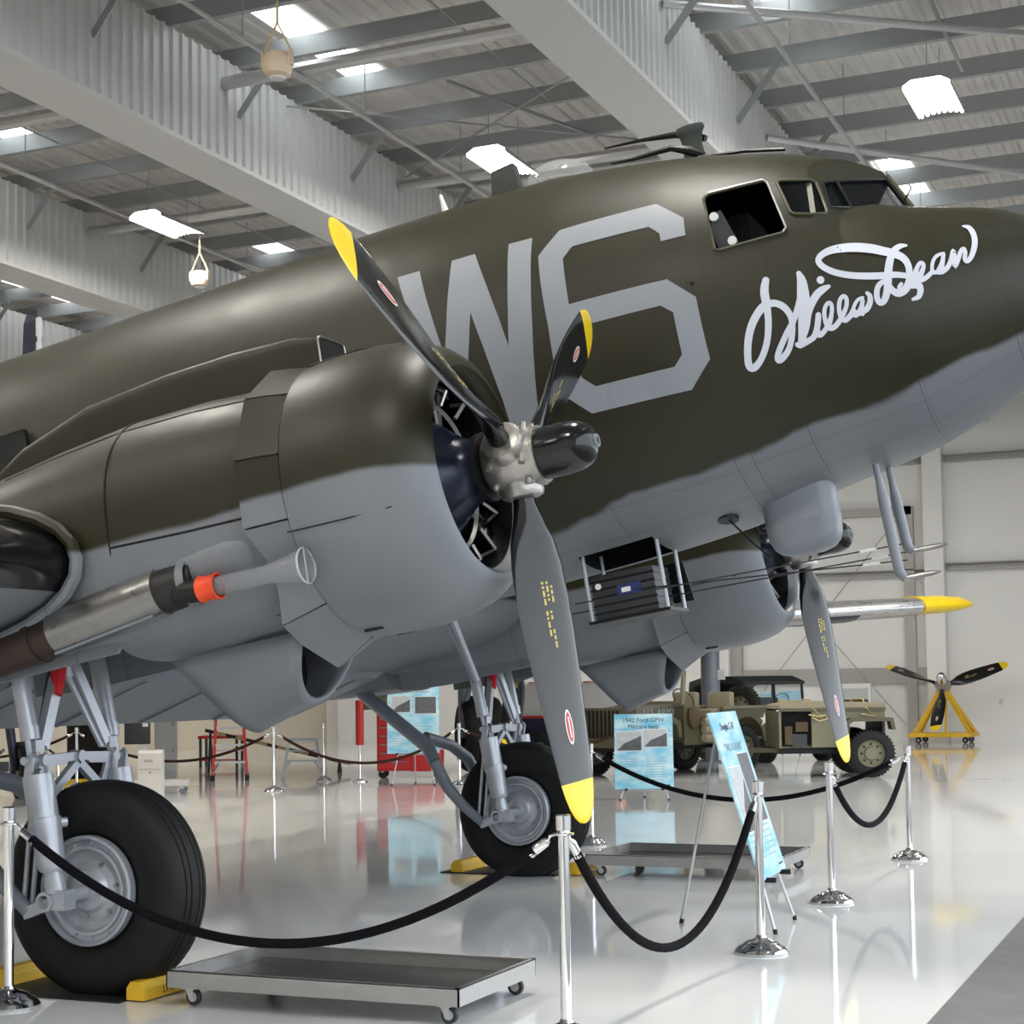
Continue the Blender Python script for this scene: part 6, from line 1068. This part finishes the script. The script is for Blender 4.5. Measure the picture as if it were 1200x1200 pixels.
for x in (-.25, .47):
    for y in (-.18, .18): MB().lathe([(-.02, .01), (-.02, .05), (.02, .05), (.02, .01)], (x, y, .05), (0, 1, 0), 14).build('caster_wheel', 'gear_dark', t); MB().box((x, y, .105), (.05, .05, .05)).build('caster_fork', 'steel_light', t, sm=0)
t = thing('monitor_stand', 'dark grey flat box on a white stand behind the far shock leg', 'monitor', (-11.3, 12.9, 0), math.radians(33))
MB().box((0, 0, .92), (.42, .1, .42)).build('screen_box', 'plate', t, bevel=.012); MB().box((.13, -.056, 1.03), (.09, .01, .06)).build('sticker', 'white', t, sm=0)
MB().box((.1, .03, .37), (.10, .06, .72)).build('post', 'white', t, sm=0); MB().box((.05, .03, .02), (.5, .4, .04)).build('foot_plate', 'white', t, sm=0)
t = thing('white_cabinet', 'tall narrow white cabinet left of the red ladder', 'cabinet', (-13.9, 17.4, 0), math.radians(30))
MB().box((0, 0, .85), (.42, .35, 1.7)).build('carcass', 'white', t, bevel=.008)
for k in range(3): MB().box((0, -.18, .3+k*.5), (.40, .015, .46)).build('door', 'white', t, sm=0); MB().box((.15, -.195, .45+k*.5), (.02, .02, .1)).build('handle', 'girt', t, sm=0)
t = thing('work_table', 'low red steel table near the beige wall', 'table', (-14.0, 19.5, 0), math.radians(20))
MB().box((0, 0, .62), (.85, .6, .06)).build('table_top', 'red', t, sm=0)
for x in (-.38, .38):
    for y in (-.25, .25): MB().bar((x, y, 0), (x, y, .6), .05, .05).build('leg', 'plate', t, sm=0)
MB().bar((-.38, -.25, .15), (.38, -.25, .15), .03, .03).build('stretcher', 'red', t, sm=0)
t = thing('tow_bar', 'yellow and black striped tow bar slanting behind the ladder', 'tow bar', (-11.6, 17.6, 0), math.radians(20))
for k in range(14): MB().bar((-1.3+k*.2, 0, .82-k*.048), (-1.1+k*.2, 0, .82-(k+1)*.048), .06, .06).build('bar_section', 'strap' if k % 2 else 'plate', t, sm=0)
for x, z in ((-1.2, .78), (1.3, .18)):
    MB().bar((x, -.15, 0), (x, 0, z), .04, .04).build('stand_leg', 'plate', t, sm=0); MB().bar((x, .15, 0), (x, 0, z), .04, .04).build('stand_leg', 'plate', t, sm=0)
# chrome trolley at the far left
t = thing('tube_trolley', 'white and chrome tube-frame trolley behind the near shock leg', 'trolley', (-10.3, 8.9, 0), math.radians(38))
for s in (-1, 1):
    MB().tube([(s*.45, -.2, .02), (s*.45, -.2, .62), (s*.38, -.05, .72), (s*.30, .15, .78)], .022, 10).build('frame_tube', 'chrome', t)
    MB().tube([(s*.45, .25, .02), (s*.45, .25, .45)], .02, 8).build('rear_post', 'chrome', t)
MB().tube([(-.45, -.2, .35), (.45, -.2, .35)], .02, 8).build('cross_tube', 'white', t); MB().box((0, 0, .28), (.95, .55, .05)).build('shelf', 'offwhite', t, bevel=.01)
MB().box((-.30, -.02, .55), (.16, .12, .14)).build('motor', 'plate', t, bevel=.02); MB().tube([(-.30, -.02, .31), (-.30, -.02, .5)], .02, 8).build('motor_post', 'plate', t)
# yellow block behind the gear
t = thing('wheel_ramp', 'yellow ramp block under the dark bomber tire at left', 'ramp', (-12.35, 13.1, 0), math.radians(30))
MB().prism([(-.5, 0), (.5, 0), (.5, .12), (-.35, .12)], (0, 0, 0), (1, 0, 0), (0, 0, 1), .3).build('ramp_body', 'yellow', t, sm=0); MB().box((.05, -.153, .06), (.4, .006, .04)).build('stripe', 'black', t, sm=0)
t = thing('wheel_ramp', 'yellow ramp block beside the distant stanchion and bomber tire', 'ramp', (-5.9, 16.2, 0), math.radians(30))
MB().prism([(-.4, 0), (.4, 0), (.4, .12), (-.25, .12)], (0, 0, 0), (1, 0, 0), (0, 0, 1), .3).build('ramp_body', 'yellow', t, sm=0); MB().box((.05, -.153, .06), (.3, .006, .04)).build('stripe', 'black', t, sm=0)

# ================================================================ propeller on its yellow cart
t = thing('propeller_cart', 'yellow wheeled A-frame cart carrying a propeller by the white wall', 'cart', (-1.45, 33.2, 0)); t.scale = (.9, .9, .94)
MB().box((0, 0, .22), (1.75, 1.5, .10)).build('platform', 'yellow', t, bevel=.01)
for s in (-1, 1):
    MB().bar((s*.78, -.35, .25), (s*.12, -.12, 1.33), .09, .09).build('frame_leg', 'yellow', t, sm=0); MB().bar((s*.78, .6, .25), (s*.12, .12, 1.33), .09, .09).build('frame_leg', 'yellow', t, sm=0)
MB().box((0, 0, 1.35), (.36, .36, .10)).build('mount_plate', 'yellow', t, bevel=.01); MB().bar((.12, -.5, .27), (.12, -.2, 1.2), .05, .09).build('centre_post', 'yellow', t, sm=0)
for x in (-.62, .66):
    for y in (-.55, .6):
        c = MB().box((x, y, .155), (.10, .10, .03)).build('caster_fork', 'plate', t, sm=0)
        MB().lathe([(-.035, .03), (-.035, .08), (.035, .08), (.035, .03)], (x, y, .082), (0, 1, 0), 18).build('caster_wheel', 'rubber', c); MB().lathe([(-.037, 0), (-.037, .035), (.037, .035), (.037, 0)], (x, y, .082), (0, 1, 0), 12).build('caster_hub', 'steel_light', c)
t = thing('spare_propeller', 'three-blade propeller with yellow tips and chrome dome on the yellow cart', 'propeller', (-1.44, 33.15, 1.43))
h = propeller(t, 0, math.radians(180), 'chrome')
h.matrix_local = Matrix(((0, 1, 0, 0), (-.62, 0, .785, 0), (.785, 0, .62, 0), (0, 0, 0, 1)))

# ================================================================ vehicles
def wheel(parent, loc, r, w_, tm='rubber', hub='olive_light', nm='wheel'):
    o = MB().lathe([(-w_*.3, r*.56), (-w_*.48, r*.62), (-w_*.5, r*.82), (-w_*.40, r*.95), (-w_*.2, r), (w_*.2, r), (w_*.40, r*.95), (w_*.5, r*.82), (w_*.48, r*.62), (w_*.3, r*.56)], loc, (0, 1, 0), 28).build(nm, tm, parent, 40)
    MB().lathe([(-w_*.36, r*.60), (-w_*.30, r*.54), (-w_*.12, r*.50), (-w_*.15, r*.3), (-w_*.34, r*.26), (-w_*.36, 0)], loc, (0, 1, 0), 24).lathe([(w_*.36, r*.60), (w_*.30, r*.54), (w_*.12, r*.50), (w_*.15, r*.3), (w_*.34, r*.26), (w_*.36, 0)], loc, (0, 1, 0), 24).build('rim', hub, o)
    rim = MB()
    for s in (-1, 1):
        for k in range(8): rim.lathe([(0, .022), (.004, .022), (.004, 0)], (loc[0]+r*.4*math.cos(k*PI/4), loc[1]+s*w_*.135, loc[2]+r*.4*math.sin(k*PI/4)), (0, s, 0), 8)
    q = rim.build('rim_holes', 'black', o); q['kind'] = 'stuff'
    tr = MB(); n = 40
    for k in range(n):
        a = 2*PI*k/n; R = Matrix.Rotation(-a, 3, 'Y'); tr.box(Vector(loc)+R@V(r*.985, 0, 0), (.03, w_*.78, .025), R)
    q = tr.build('tread', tm, o, sm=0); q['kind'] = 'stuff'
    return o
# jeep: local +x is forward, +y its left (toward the viewer)
t = thing('military_jeep', 'olive open military jeep with slotted grille and white star, behind the jeep board', 'jeep', (-3.85, 18.3, 0), math.atan2(-.91, -.41)); t.scale = (1.14, 1.14, 1.14)
for s in (-1, 1):
    arc = [(-1.02+.42*math.cos(q), .42+.44*math.sin(q)) for q in np.linspace(.1, PI-.1, 10)]
    MB().prism([(.45, .46), (.45, 1.06), (.30, 1.0), (.10, .66), (-.38, .66), (-.44, 1.0), (-1.62, 1.0), (-1.62, .50), (-1.44, .46)]+arc[::-1]+[(-.58, .46)], (0, s*.70, 0), (1, 0, 0), (0, 0, 1), .05).build('body_side', 'olive', t, sm=0)
    MB().bar((-1.64, s*.70, 1.01), (-.44, s*.70, 1.01), .09, .04).build('side_rail', 'olive_light', t, sm=0)
    st_ = MB(); pts = [((.115 if k % 2 == 0 else .045)*math.sin(k*PI/5), (.115 if k % 2 == 0 else .045)*math.cos(k*PI/5)) for k in range(10)]
    st_.prism(pts, (-1.44, s*.729, .80), (1, 0, 0), (0, 0, 1), .006).build('white_star', 'star', t, sm=0)
    MB().lathe([(0, .05), (.025, .045), (.03, 0)], (-1.54, s*.725, .58), (0, s, 0), 16).build('side_reflector', 'orange_lens', t)
MB().box((-1.61, 0, .75), (.04, 1.40, .5)).build('tail_panel', 'olive', t, sm=0); MB().box((-.6, 0, .52), (2.0, 1.38, .04)).build('floor_pan', 'olive', t, sm=0); MB().box((.42, 0, .80), (.06, 1.38, .5)).build('firewall', 'olive', t, sm=0)
MB().prism([(.40, .62), (.40, 1.08), (1.42, .99), (1.46, .62)], (0, 0, 0), (1, 0, 0), (0, 0, 1), 1.06).build('hood', 'olive', t, bevel=.03)
gr = MB().box((1.47, 0, .76), (.035, 1.46, .56)).build('grille', 'olive', t, bevel=.012)
for k in range(9): MB().box((1.491, -.34+k*.085, .78), (.006, .045, .44)).build('grille_slot', 'black', gr, sm=0)
for s in (-1, 1):
    MB().lathe([(-.05, .06), (-.02, .095), (.02, .10), (.03, .09), (.04, .0)], (1.48, s*.55, .84), (1, 0, 0), 20).build('headlight', 'chrome', t)
    MB().prism([(.55, .58), (.58, .82), (.75, .90), (1.50, .86), (1.56, .72), (1.50, .70), (1.42, .80), (.80, .83), (.66, .76), (.62, .58)], (0, s*.62, 0), (1, 0, 0), (0, 0, 1), .32).build('fender', 'olive', t, bevel=.01)
    wheel(t, (1.02, s*.62, .36), .36, .17); wheel(t, (-1.02, s*.62, .36), .36, .17)
    MB().prism([(-.03, 0), (.03, 0), (-.03, .50), (-.09, .50)], (.42, s*.66, 1.08), (1, 0, 0), (0, 0, 1), .05).build('windshield_post', 'olive_light', t, sm=0)
    MB().box((-.55, s*.36, .92), (.5, .5, .14)).build('seat_cushion', 'canvas', t, bevel=.03); MB().box((-.82, s*.36, 1.08), (.12, .48, .34)).build('seat_back', 'canvas', t, bevel=.04); MB().box((-.55, s*.36, .69), (.4, .4, .32)).build('seat_frame', 'olive', t, sm=0)
    o = link('hood_lettering', text_mesh('U.S. ARMY', .155, 'hood_lettering'), 'code', t, sm=0, recalc=False)
    o.matrix_local = Matrix.Translation((.78, s*.5335, .955)) @ Matrix.Rotation(PI if s > 0 else 0, 4, 'Z') @ Matrix.Rotation(PI/2, 4, 'X')
MB().bar((.36, -.66, 1.58), (.36, .66, 1.58), .05, .05).build('windshield_header', 'olive_light', t, sm=0)
MB().bar((.42, -.66, 1.1), (.42, .66, 1.1), .05, .05).build('windshield_sill', 'olive_light', t, sm=0)
MB().box((1.62, 0, .52), (.10, 1.5, .14)).build('bumper', 'olive', t, bevel=.01); MB().box((0, 0, .44), (3.1, .7, .10)).build('chassis', 'black', t, sm=0)
for s in (-1, 1): MB().bar((1.3, s*.35, .5), (1.6, s*.35, .5), .08, .08).build('bumper_bracket', 'olive', t, sm=0)
MB().tube([(.40, .33, 1.0), (.02, .33, 1.15)], .018, 8).build('steering_column', 'black', t)
MB().lathe([(-.008, .19), (0, .20), (.008, .19), (0, .18), (-.008, .19)], (.02, .33, 1.15), (-.75, 0, .5), 24).build('steering_wheel', 'black', t)
for k, (zz, rr) in enumerate(((.56, .085), (.68, .09), (.80, .085))): MB().tube([(-.42, .80, zz), (-.2, .82, zz), (.10, .80, zz)], [rr*.8, rr, rr*.7], 12).build('canvas_roll', 'canvas', t)
MB().sphere((.28, .78, .88), .15, 14, 10, sc=(.8, .5, 1.2)).build('kit_bag', 'brownseat', t); MB().box((1.56, .45, .36), (.14, .1, .12)).build('reflector', 'orange_lens', t, bevel=.02)
sw = wheel(t, (-1.76, 0, .98), .36, .17, nm='spare_wheel')
sw.matrix_local = Matrix.Translation((-1.76, 0, .98)) @ Matrix.Rotation(PI/2, 4, 'Z') @ Matrix.Translation((1.76, 0, -.98))
# loaded cargo trailer behind the jeep, side on to the viewer
t = thing('army_trailer', 'khaki army cargo trailer with roped tarp behind the far propeller tip', 'trailer', (-1.02, 18.0, 0), math.atan2(-.398, -.917))
for s in (-1, 1):
    MB().prism([(.32, .50), (.32, 1.10), (-.88, 1.10), (-.88, .95), (-.30, .95), (-.18, .50)], (0, s*.70, 0), (1, 0, 0), (0, 0, 1), .05).build('side_panel', 'olive_light', t, sm=0)
    MB().prism([(-.14, .36), (-.20, .90), (-.28, .98), (-.98, .98), (-1.02, .78), (-.96, .78), (-.93, .92), (-.33, .92), (-.27, .88), (-.22, .36)], (0, s*.80, 0), (1, 0, 0), (0, 0, 1), .28).build('square_fender', 'olive', t, sm=0)
    MB().bar((-.9, s*.72, 1.12), (.85, s*.72, 1.12), .07, .05).build('top_rail', 'olive', t, sm=0)
    wheel(t, (-.64, s*.72, .39), .39, .20)
    MB().box((.58, s*.66, .80), (.50, .04, .56)).build('locker_back', 'interior', t, sm=0); MB().box((.84, s*.70, .80), (.04, .06, .62)).build('end_post', 'olive_light', t, sm=0)
    for k, (x, z_, w_, h_) in enumerate(((.52, .62, .24, .2), (.48, .84, .2, .16), (.70, .70, .12, .3))): MB().box((x, s*.69, z_), (w_, .05, h_)).build('stowage_box', 'brownseat' if k else 'plate', t, sm=0)
MB().box((0, 0, .52), (1.75, 1.36, .06)).build('bed_floor', 'olive', t, sm=0); MB().box((-.1, 0, .42), (1.9, .5, .08)).build('chassis', 'black', t, sm=0)
MB().bar((.8, .3, .44), (1.5, 0, .44), .07, .07).bar((.8, -.3, .44), (1.5, 0, .44), .07, .07).build('drawbar', 'olive', t, sm=0); MB().bar((1.25, 0, .42), (1.25, 0, 0), .05, .05).build('prop_leg', 'olive', t, sm=0)
for x in (.85, -.88): MB().box((x, 0, .8), (.04, 1.36, .6)).build('end_panel', 'olive', t, sm=0)
MB().prism([(-.92, 1.13), (.86, 1.13), (.84, 1.20), (.4, 1.27), (-.3, 1.24), (-.9, 1.22)], (0, 0, 0), (1, 0, 0), (0, 0, 1), 1.48).build('tarp', 'canvas', t, sm=0, bevel=.02)
for x in (.25, -.15, -.62): MB().tube([(x, -.76, .96), (x+.05, -.77, 1.14), (x, -.5, 1.285), (x+.04, .5, 1.285), (x+.05, .77, 1.14), (x-.1, .78, 1.0), (x+.12, .77, 1.04)], .012, 6).build('tie_rope', 'strap', t)
MB().tube([(.32, .745, 1.0), (.2, .75, .93), (.05, .75, .97), (.1, .75, 1.03), (.25, .75, 1.0)], .012, 6).build('rope_coil', 'strap', t)
# dark green command car behind, soft top up, facing right
t = thing('command_car', 'dark green soft-top command car parked behind the khaki truck', 'car', (-3.55, 23.6, 0), math.radians(-42))
MB().prism([(-1.7, .45), (-1.7, 1.05), (.35, 1.05), (.35, .45)], (0, 0, 0), (1, 0, 0), (0, 0, 1), 1.5).build('body', 'canvas_dark', t, bevel=.04)
MB().prism([(.3, .55), (.3, 1.1), (1.35, 1.02), (1.6, .85), (1.66, .55)], (0, 0, 0), (1, 0, 0), (0, 0, 1), 1.1).build('hood', 'canvas_dark', t, bevel=.06)
MB().prism([(-1.75, 1.30), (-1.7, 1.62), (-1.1, 1.72), (.0, 1.72), (.45, 1.60), (.42, 1.54), (-1.1, 1.58), (-1.45, 1.5)], (0, 0, 0), (1, 0, 0), (0, 0, 1), 1.5).build('soft_top', 'canvas_dark', t, sm=0, bevel=.03)
MB().box((-1.68, 0, 1.3), (.06, 1.4, .55)).build('rear_curtain', 'canvas_dark', t, sm=0)
for s in (-1, 1):
    MB().bar((.45, s*.68, 1.05), (.40, s*.68, 1.60), .04, .04).build('windshield_post', 'canvas_dark', t, sm=0); MB().bar((-.7, s*.7, 1.05), (-.7, s*.7, 1.6), .04, .04).build('top_bow', 'canvas_dark', t, sm=0)
    wheel(t, (1.1, s*.68, .36), .36, .18, hub='canvas_dark'); wheel(t, (-1.15, s*.68, .36), .36, .18, hub='canvas_dark')
    arc = [(1.1+.52*math.cos(q), .5+.45*math.sin(q)) for q in np.linspace(0, PI, 12)]; arc2 = [(1.1+.46*math.cos(q), .5+.39*math.sin(q)) for q in np.linspace(PI, 0, 12)]
    MB().prism(arc+arc2, (0, s*.66, 0), (1, 0, 0), (0, 0, 1), .34).build('fender', 'canvas_dark', t, sm=30)
    MB().lathe([(-.05, .06), (0, .11), (.03, .115), (.045, 0)], (1.5, s*.6, 1.08), (1, 0, 0), 20).build('headlight', 'chrome', t); MB().bar((1.48, s*.55, .8), (1.48, s*.6, 1.0), .03, .03).build('lamp_bracket', 'black', t, sm=0)
    for x in (.62, .98): MB().box((x, s*.555, .88), (.22, .01, .2)).build('hood_vent', 'black', t, bevel=.004)
MB().bar((.42, -.7, 1.58), (.42, .7, 1.58), .05, .05).build('windshield_header', 'canvas_dark', t, sm=0); MB().bar((.45, 0, 1.08), (.42, 0, 1.58), .03, .03).build('windshield_mullion', 'canvas_dark', t, sm=0)
MB().add([(.44, -.66, 1.1), (.44, .66, 1.1), (.41, .66, 1.56), (.41, -.66, 1.56)], [(0, 1, 2, 3)]).build('windshield_glass', 'glass', t, sm=0)
MB().lathe([(-.008, .2), (0, .21), (.008, .2), (0, .19), (-.008, .2)], (.1, .35, 1.18), (-.8, 0, .5), 20).build('steering_wheel', 'black', t)
MB().box((-.5, 0, 1.1), (.35, 1.2, .35)).build('front_seat', 'black', t, bevel=.04)
# display panel at the back wall
t = thing('photo_panel', 'white-framed photo panel on feet against the back wall', 'panel', (-3.9, 34.0, 0))
MB().box((0, 0, .85), (.95, .06, 1.35)).build('frame', 'white', t, sm=0); MB().box((0, -.035, 1.1), (.8, .01, .6)).build('picture', 'photo_light', t, sm=0); MB().box((0, -.036, .98), (.8, .012, .25)).build('picture_land', 'brownseat', t, sm=0)
for s in (-1, 1): MB().box((s*.35, 0, .09), (.06, .4, .18)).build('foot', 'plate', t, sm=0)
# steel post with sign bracket
t = thing('steel_post', 'thick grey-blue steel post behind the jeep', 'post', (-4.3, 22.4, 0))
MB().lathe([(0, .28), (.03, .28), (.03, .13), (.7, .13), (.9, .19), (2.4, .19), (2.4, 0)], n=24).build('post', 'gear_dark', t); MB().box((.22, -.05, 1.75), (.2, .04, .2)).build('junction_box', 'white', t, sm=0)
# white, red and navy truck-like body behind the far wheel
t = thing('antique_car', 'off-white and navy vintage car with red trim behind the far wheel', 'car', (-7.0, 22.4, 0), math.radians(15))
MB().prism([(-1.5, .95), (-1.5, 1.5), (-1.2, 1.62), (1.0, 1.62), (1.3, 1.45), (1.4, .95)], (0, 0, 0), (1, 0, 0), (0, 0, 1), 1.5).build('upper_body', 'offwhite', t, bevel=.06)
MB().box((0, 0, .70), (2.9, 1.6, .55)).build('lower_body', 'navy', t, bevel=.04); MB().box((0, -.80, .95), (2.8, .03, .05)).build('trim_line', 'red', t, sm=0)
for k in range(10): MB().box((-1.3+k*.28, 0, 1.645), (.14, 1.4, .03)).build('roof_stripe', 'red' if k % 2 else 'offwhite', t, sm=0)
for k in range(4): MB().box((-.2+.35*k, -.815, .72), (.25, .02, .05)).build('louvre', 'steel_light', t, sm=0)
for x in (-1.0, 1.0):
    for s in (-1, 1): wheel(t, (x, s*.72, .36), .36, .2, hub='steel')

# ================================================================ silver bomber behind (mostly hidden)
t = thing('bomber_airplane', 'silver bomber with huge black tires standing behind the olive airplane', 'airplane', (-10.3, 16.1, 0), math.atan2(-.81, .59))
for s in (-1, 1):
    tr = MB().lathe([(-.2, .33), (-.34, .42), (-.38, .55), (-.33, .65), (-.25, .695)]+[q for k in range(6) for q in ((-.20+k*.078, .71), (-.175+k*.078, .71), (-.165+k*.078, .70), (-.14+k*.078, .70))]+[(.25, .695), (.33, .65), (.38, .55), (.34, .42), (.2, .33)], (0, s*3.5, .71), (0, 1, 0), 48).build('tire', 'rubber', t, 40)
    MB().lathe([(-.16, .34), (-.1, .2), (-.14, 0)], (0, s*3.5, .71), (0, 1, 0), 24).lathe([(.16, .34), (.1, .2), (.14, 0)], (0, s*3.5, .71), (0, 1, 0), 24).build('wheel_disc', 'plate', tr)
    MB().tube([(0, s*3.5-.3, .71), (.05, s*3.5-.32, 1.2), (.1, s*3.5-.3, 2.3)], [.09, .10, .12], 14).build('gear_leg', 'gear_dark', t)
    MB().tube([(.05, s*3.5-.32, 1.1), (.9, s*3.5-.2, 2.2)], .05, 10).build('brace_strut', 'gear_dark', t); MB().tube([(0, s*3.5, .71), (0, s*3.5-.34, .71)], .07, 12).build('axle', 'gear_dark', t)
    # wing half with navy band and yellow tip
    secs = lambda ys: [[(p[0], p[1], p[2]) for p in wsec(s*y, 1.5-.14*y, 5.0-.20*y, 2.35+.055*y, .03)] for y in ys]
    wg = MB().rings(secs((.8, 4, 8, 12.7) if s > 0 else (.8, 4, 8.5))).build('wing', 'silver', t, 40)
    if s > 0: MB().rings([[(1.5-.14*12.4-(1-k)*.0-x*(5.0-.2*12.4)*k-(1-k)*1.2, s*y, 2.35+.055*y+z_*(5-.2*12.4)*k) for x, z_ in AF] for y, k in ((12.65, 1.0), (13.2, .94), (13.7, .75), (14.1, .35))]).build('wing_tip', 'tip', wg, 40)
    if s > 0: MB().rings([[(p[0]-.03, p[1], p[2]-.02) for p in wsec(s*y, 1.5-.14*y, 5.0-.20*y, 2.35+.055*y, .03)] for y in (10.2, 11.2)]).build('navy_band', 'navy', wg, 40)
    MB().lathe([(-1.8, .2), (-.5, .55), (1.2, .7), (2.4, .72), (2.6, .62), (2.55, .5)], (.4, s*3.5, 2.45), (1, 0, 0), 28).build('engine_nacelle', 'silver', t)
    MB().add([(-1.6, s*1.6, 2.15), (-1.6, s*3.0, 2.25), (-2.1, s*3.0, 1.3), (-2.1, s*1.6, 1.15)], [(0, 1, 2, 3)]).build('lowered_flap', 'canvas', t, sm=0)
h1 = propeller(t, 3.5, math.radians(186), 'plate', 3.3); h1.location.z = 2.25
MB().lathe([(-12, .2), (-8, .7), (-4, .95), (2, 1.02), (5, .95), (6.2, .6), (6.5, .1)], (0, 0, 2.75), (1, 0, 0), 32).build('fuselage', 'silver', t)
bb = MB().prism([(-.6, -.3), (.6, -.3), (.6, .3), (-.6, .3)], (1.2, 2.0, 1.15), (.62, .5, .28), (-.3, 0, 1), .12).build('bay_door', 'plate', t, sm=0)
for k in range(9): MB().prism([(-.55+k*.13, -.3), (-.50+k*.13, -.3), (-.50+k*.13, .3), (-.55+k*.13, .3)], (1.2, 2.0, 1.15), (.62, .5, .28), (-.3, 0, 1), .17).build('door_rib', 'black', bb, sm=0)
MB().tube([(1.2, 2.0, 1.4), (.9, 1.6, 1.9)], .05, 8).build('door_arm', 'plate', t)
# navy fighter: only the tip of its upright tail fin shows above the fuselage at left
t = thing('navy_fighter', 'navy blue tail fin with pale trailing edge rising behind the fuselage at left', 'airplane', (-7.12, 5.2, 0), math.atan2(.6, -.8))
MB().rings([[(a, b, z_) for a, b in ((le, 0), (le-.3*c, -.09*k), (le-c, 0), (le-.3*c, .09*k))] for z_, le, c, k in ((2.4, 1.5, 1.9, 1.2), (4.6, .55, .80, 1.0), (5.85, .36, .55, .8), (5.98, .30, .40, .4))]).build('tail_fin', 'navy', t, 0)
MB().rings([[(a, b, z_) for a, b in ((x_, .03), (x_-.07, .02), (x_-.07, -.02), (x_, -.03))] for z_, x_ in ((2.6, -.40), (4.6, -.26), (5.85, -.20))]).build('rudder_edge', 'white', t, 0)
for k in range(3): MB().box((-.22-.03*k, -.0, 5.6-.22*k), (.05, .07, .06)).build('hinge_slot', 'black', t, sm=0)
MB().lathe([(-.4, .15), (1.5, .5), (4, .75), (7, .85), (8.2, .75), (8.4, .3)], (0, 0, 2.75), (1, 0, .02), 24).build('fighter_fuselage', 'navy', t)
for s in (-1, 1):
    wheel(t, (6.4, s*1.4, .42), .42, .22, hub='navy'); MB().tube([(6.4, s*1.3, .42), (6.3, s*1.0, 2.4)], .07, 10).build('gear_leg', 'navy', t)
    MB().rings([wsec(s*y, 7.0-.05*y, 2.4-.2*y, 2.5+.05*y, .02, naca(10, .14)) for y in (.3, 2.2)]).build('wing_stub', 'navy', t, 40)
MB().tube([(5.8, 0, 2.2), (5.8, 0, .2)], .05, 8).build('tail_leg', 'navy', t); wheel(t, (5.8, 0, .17), .17, .1, hub='navy')
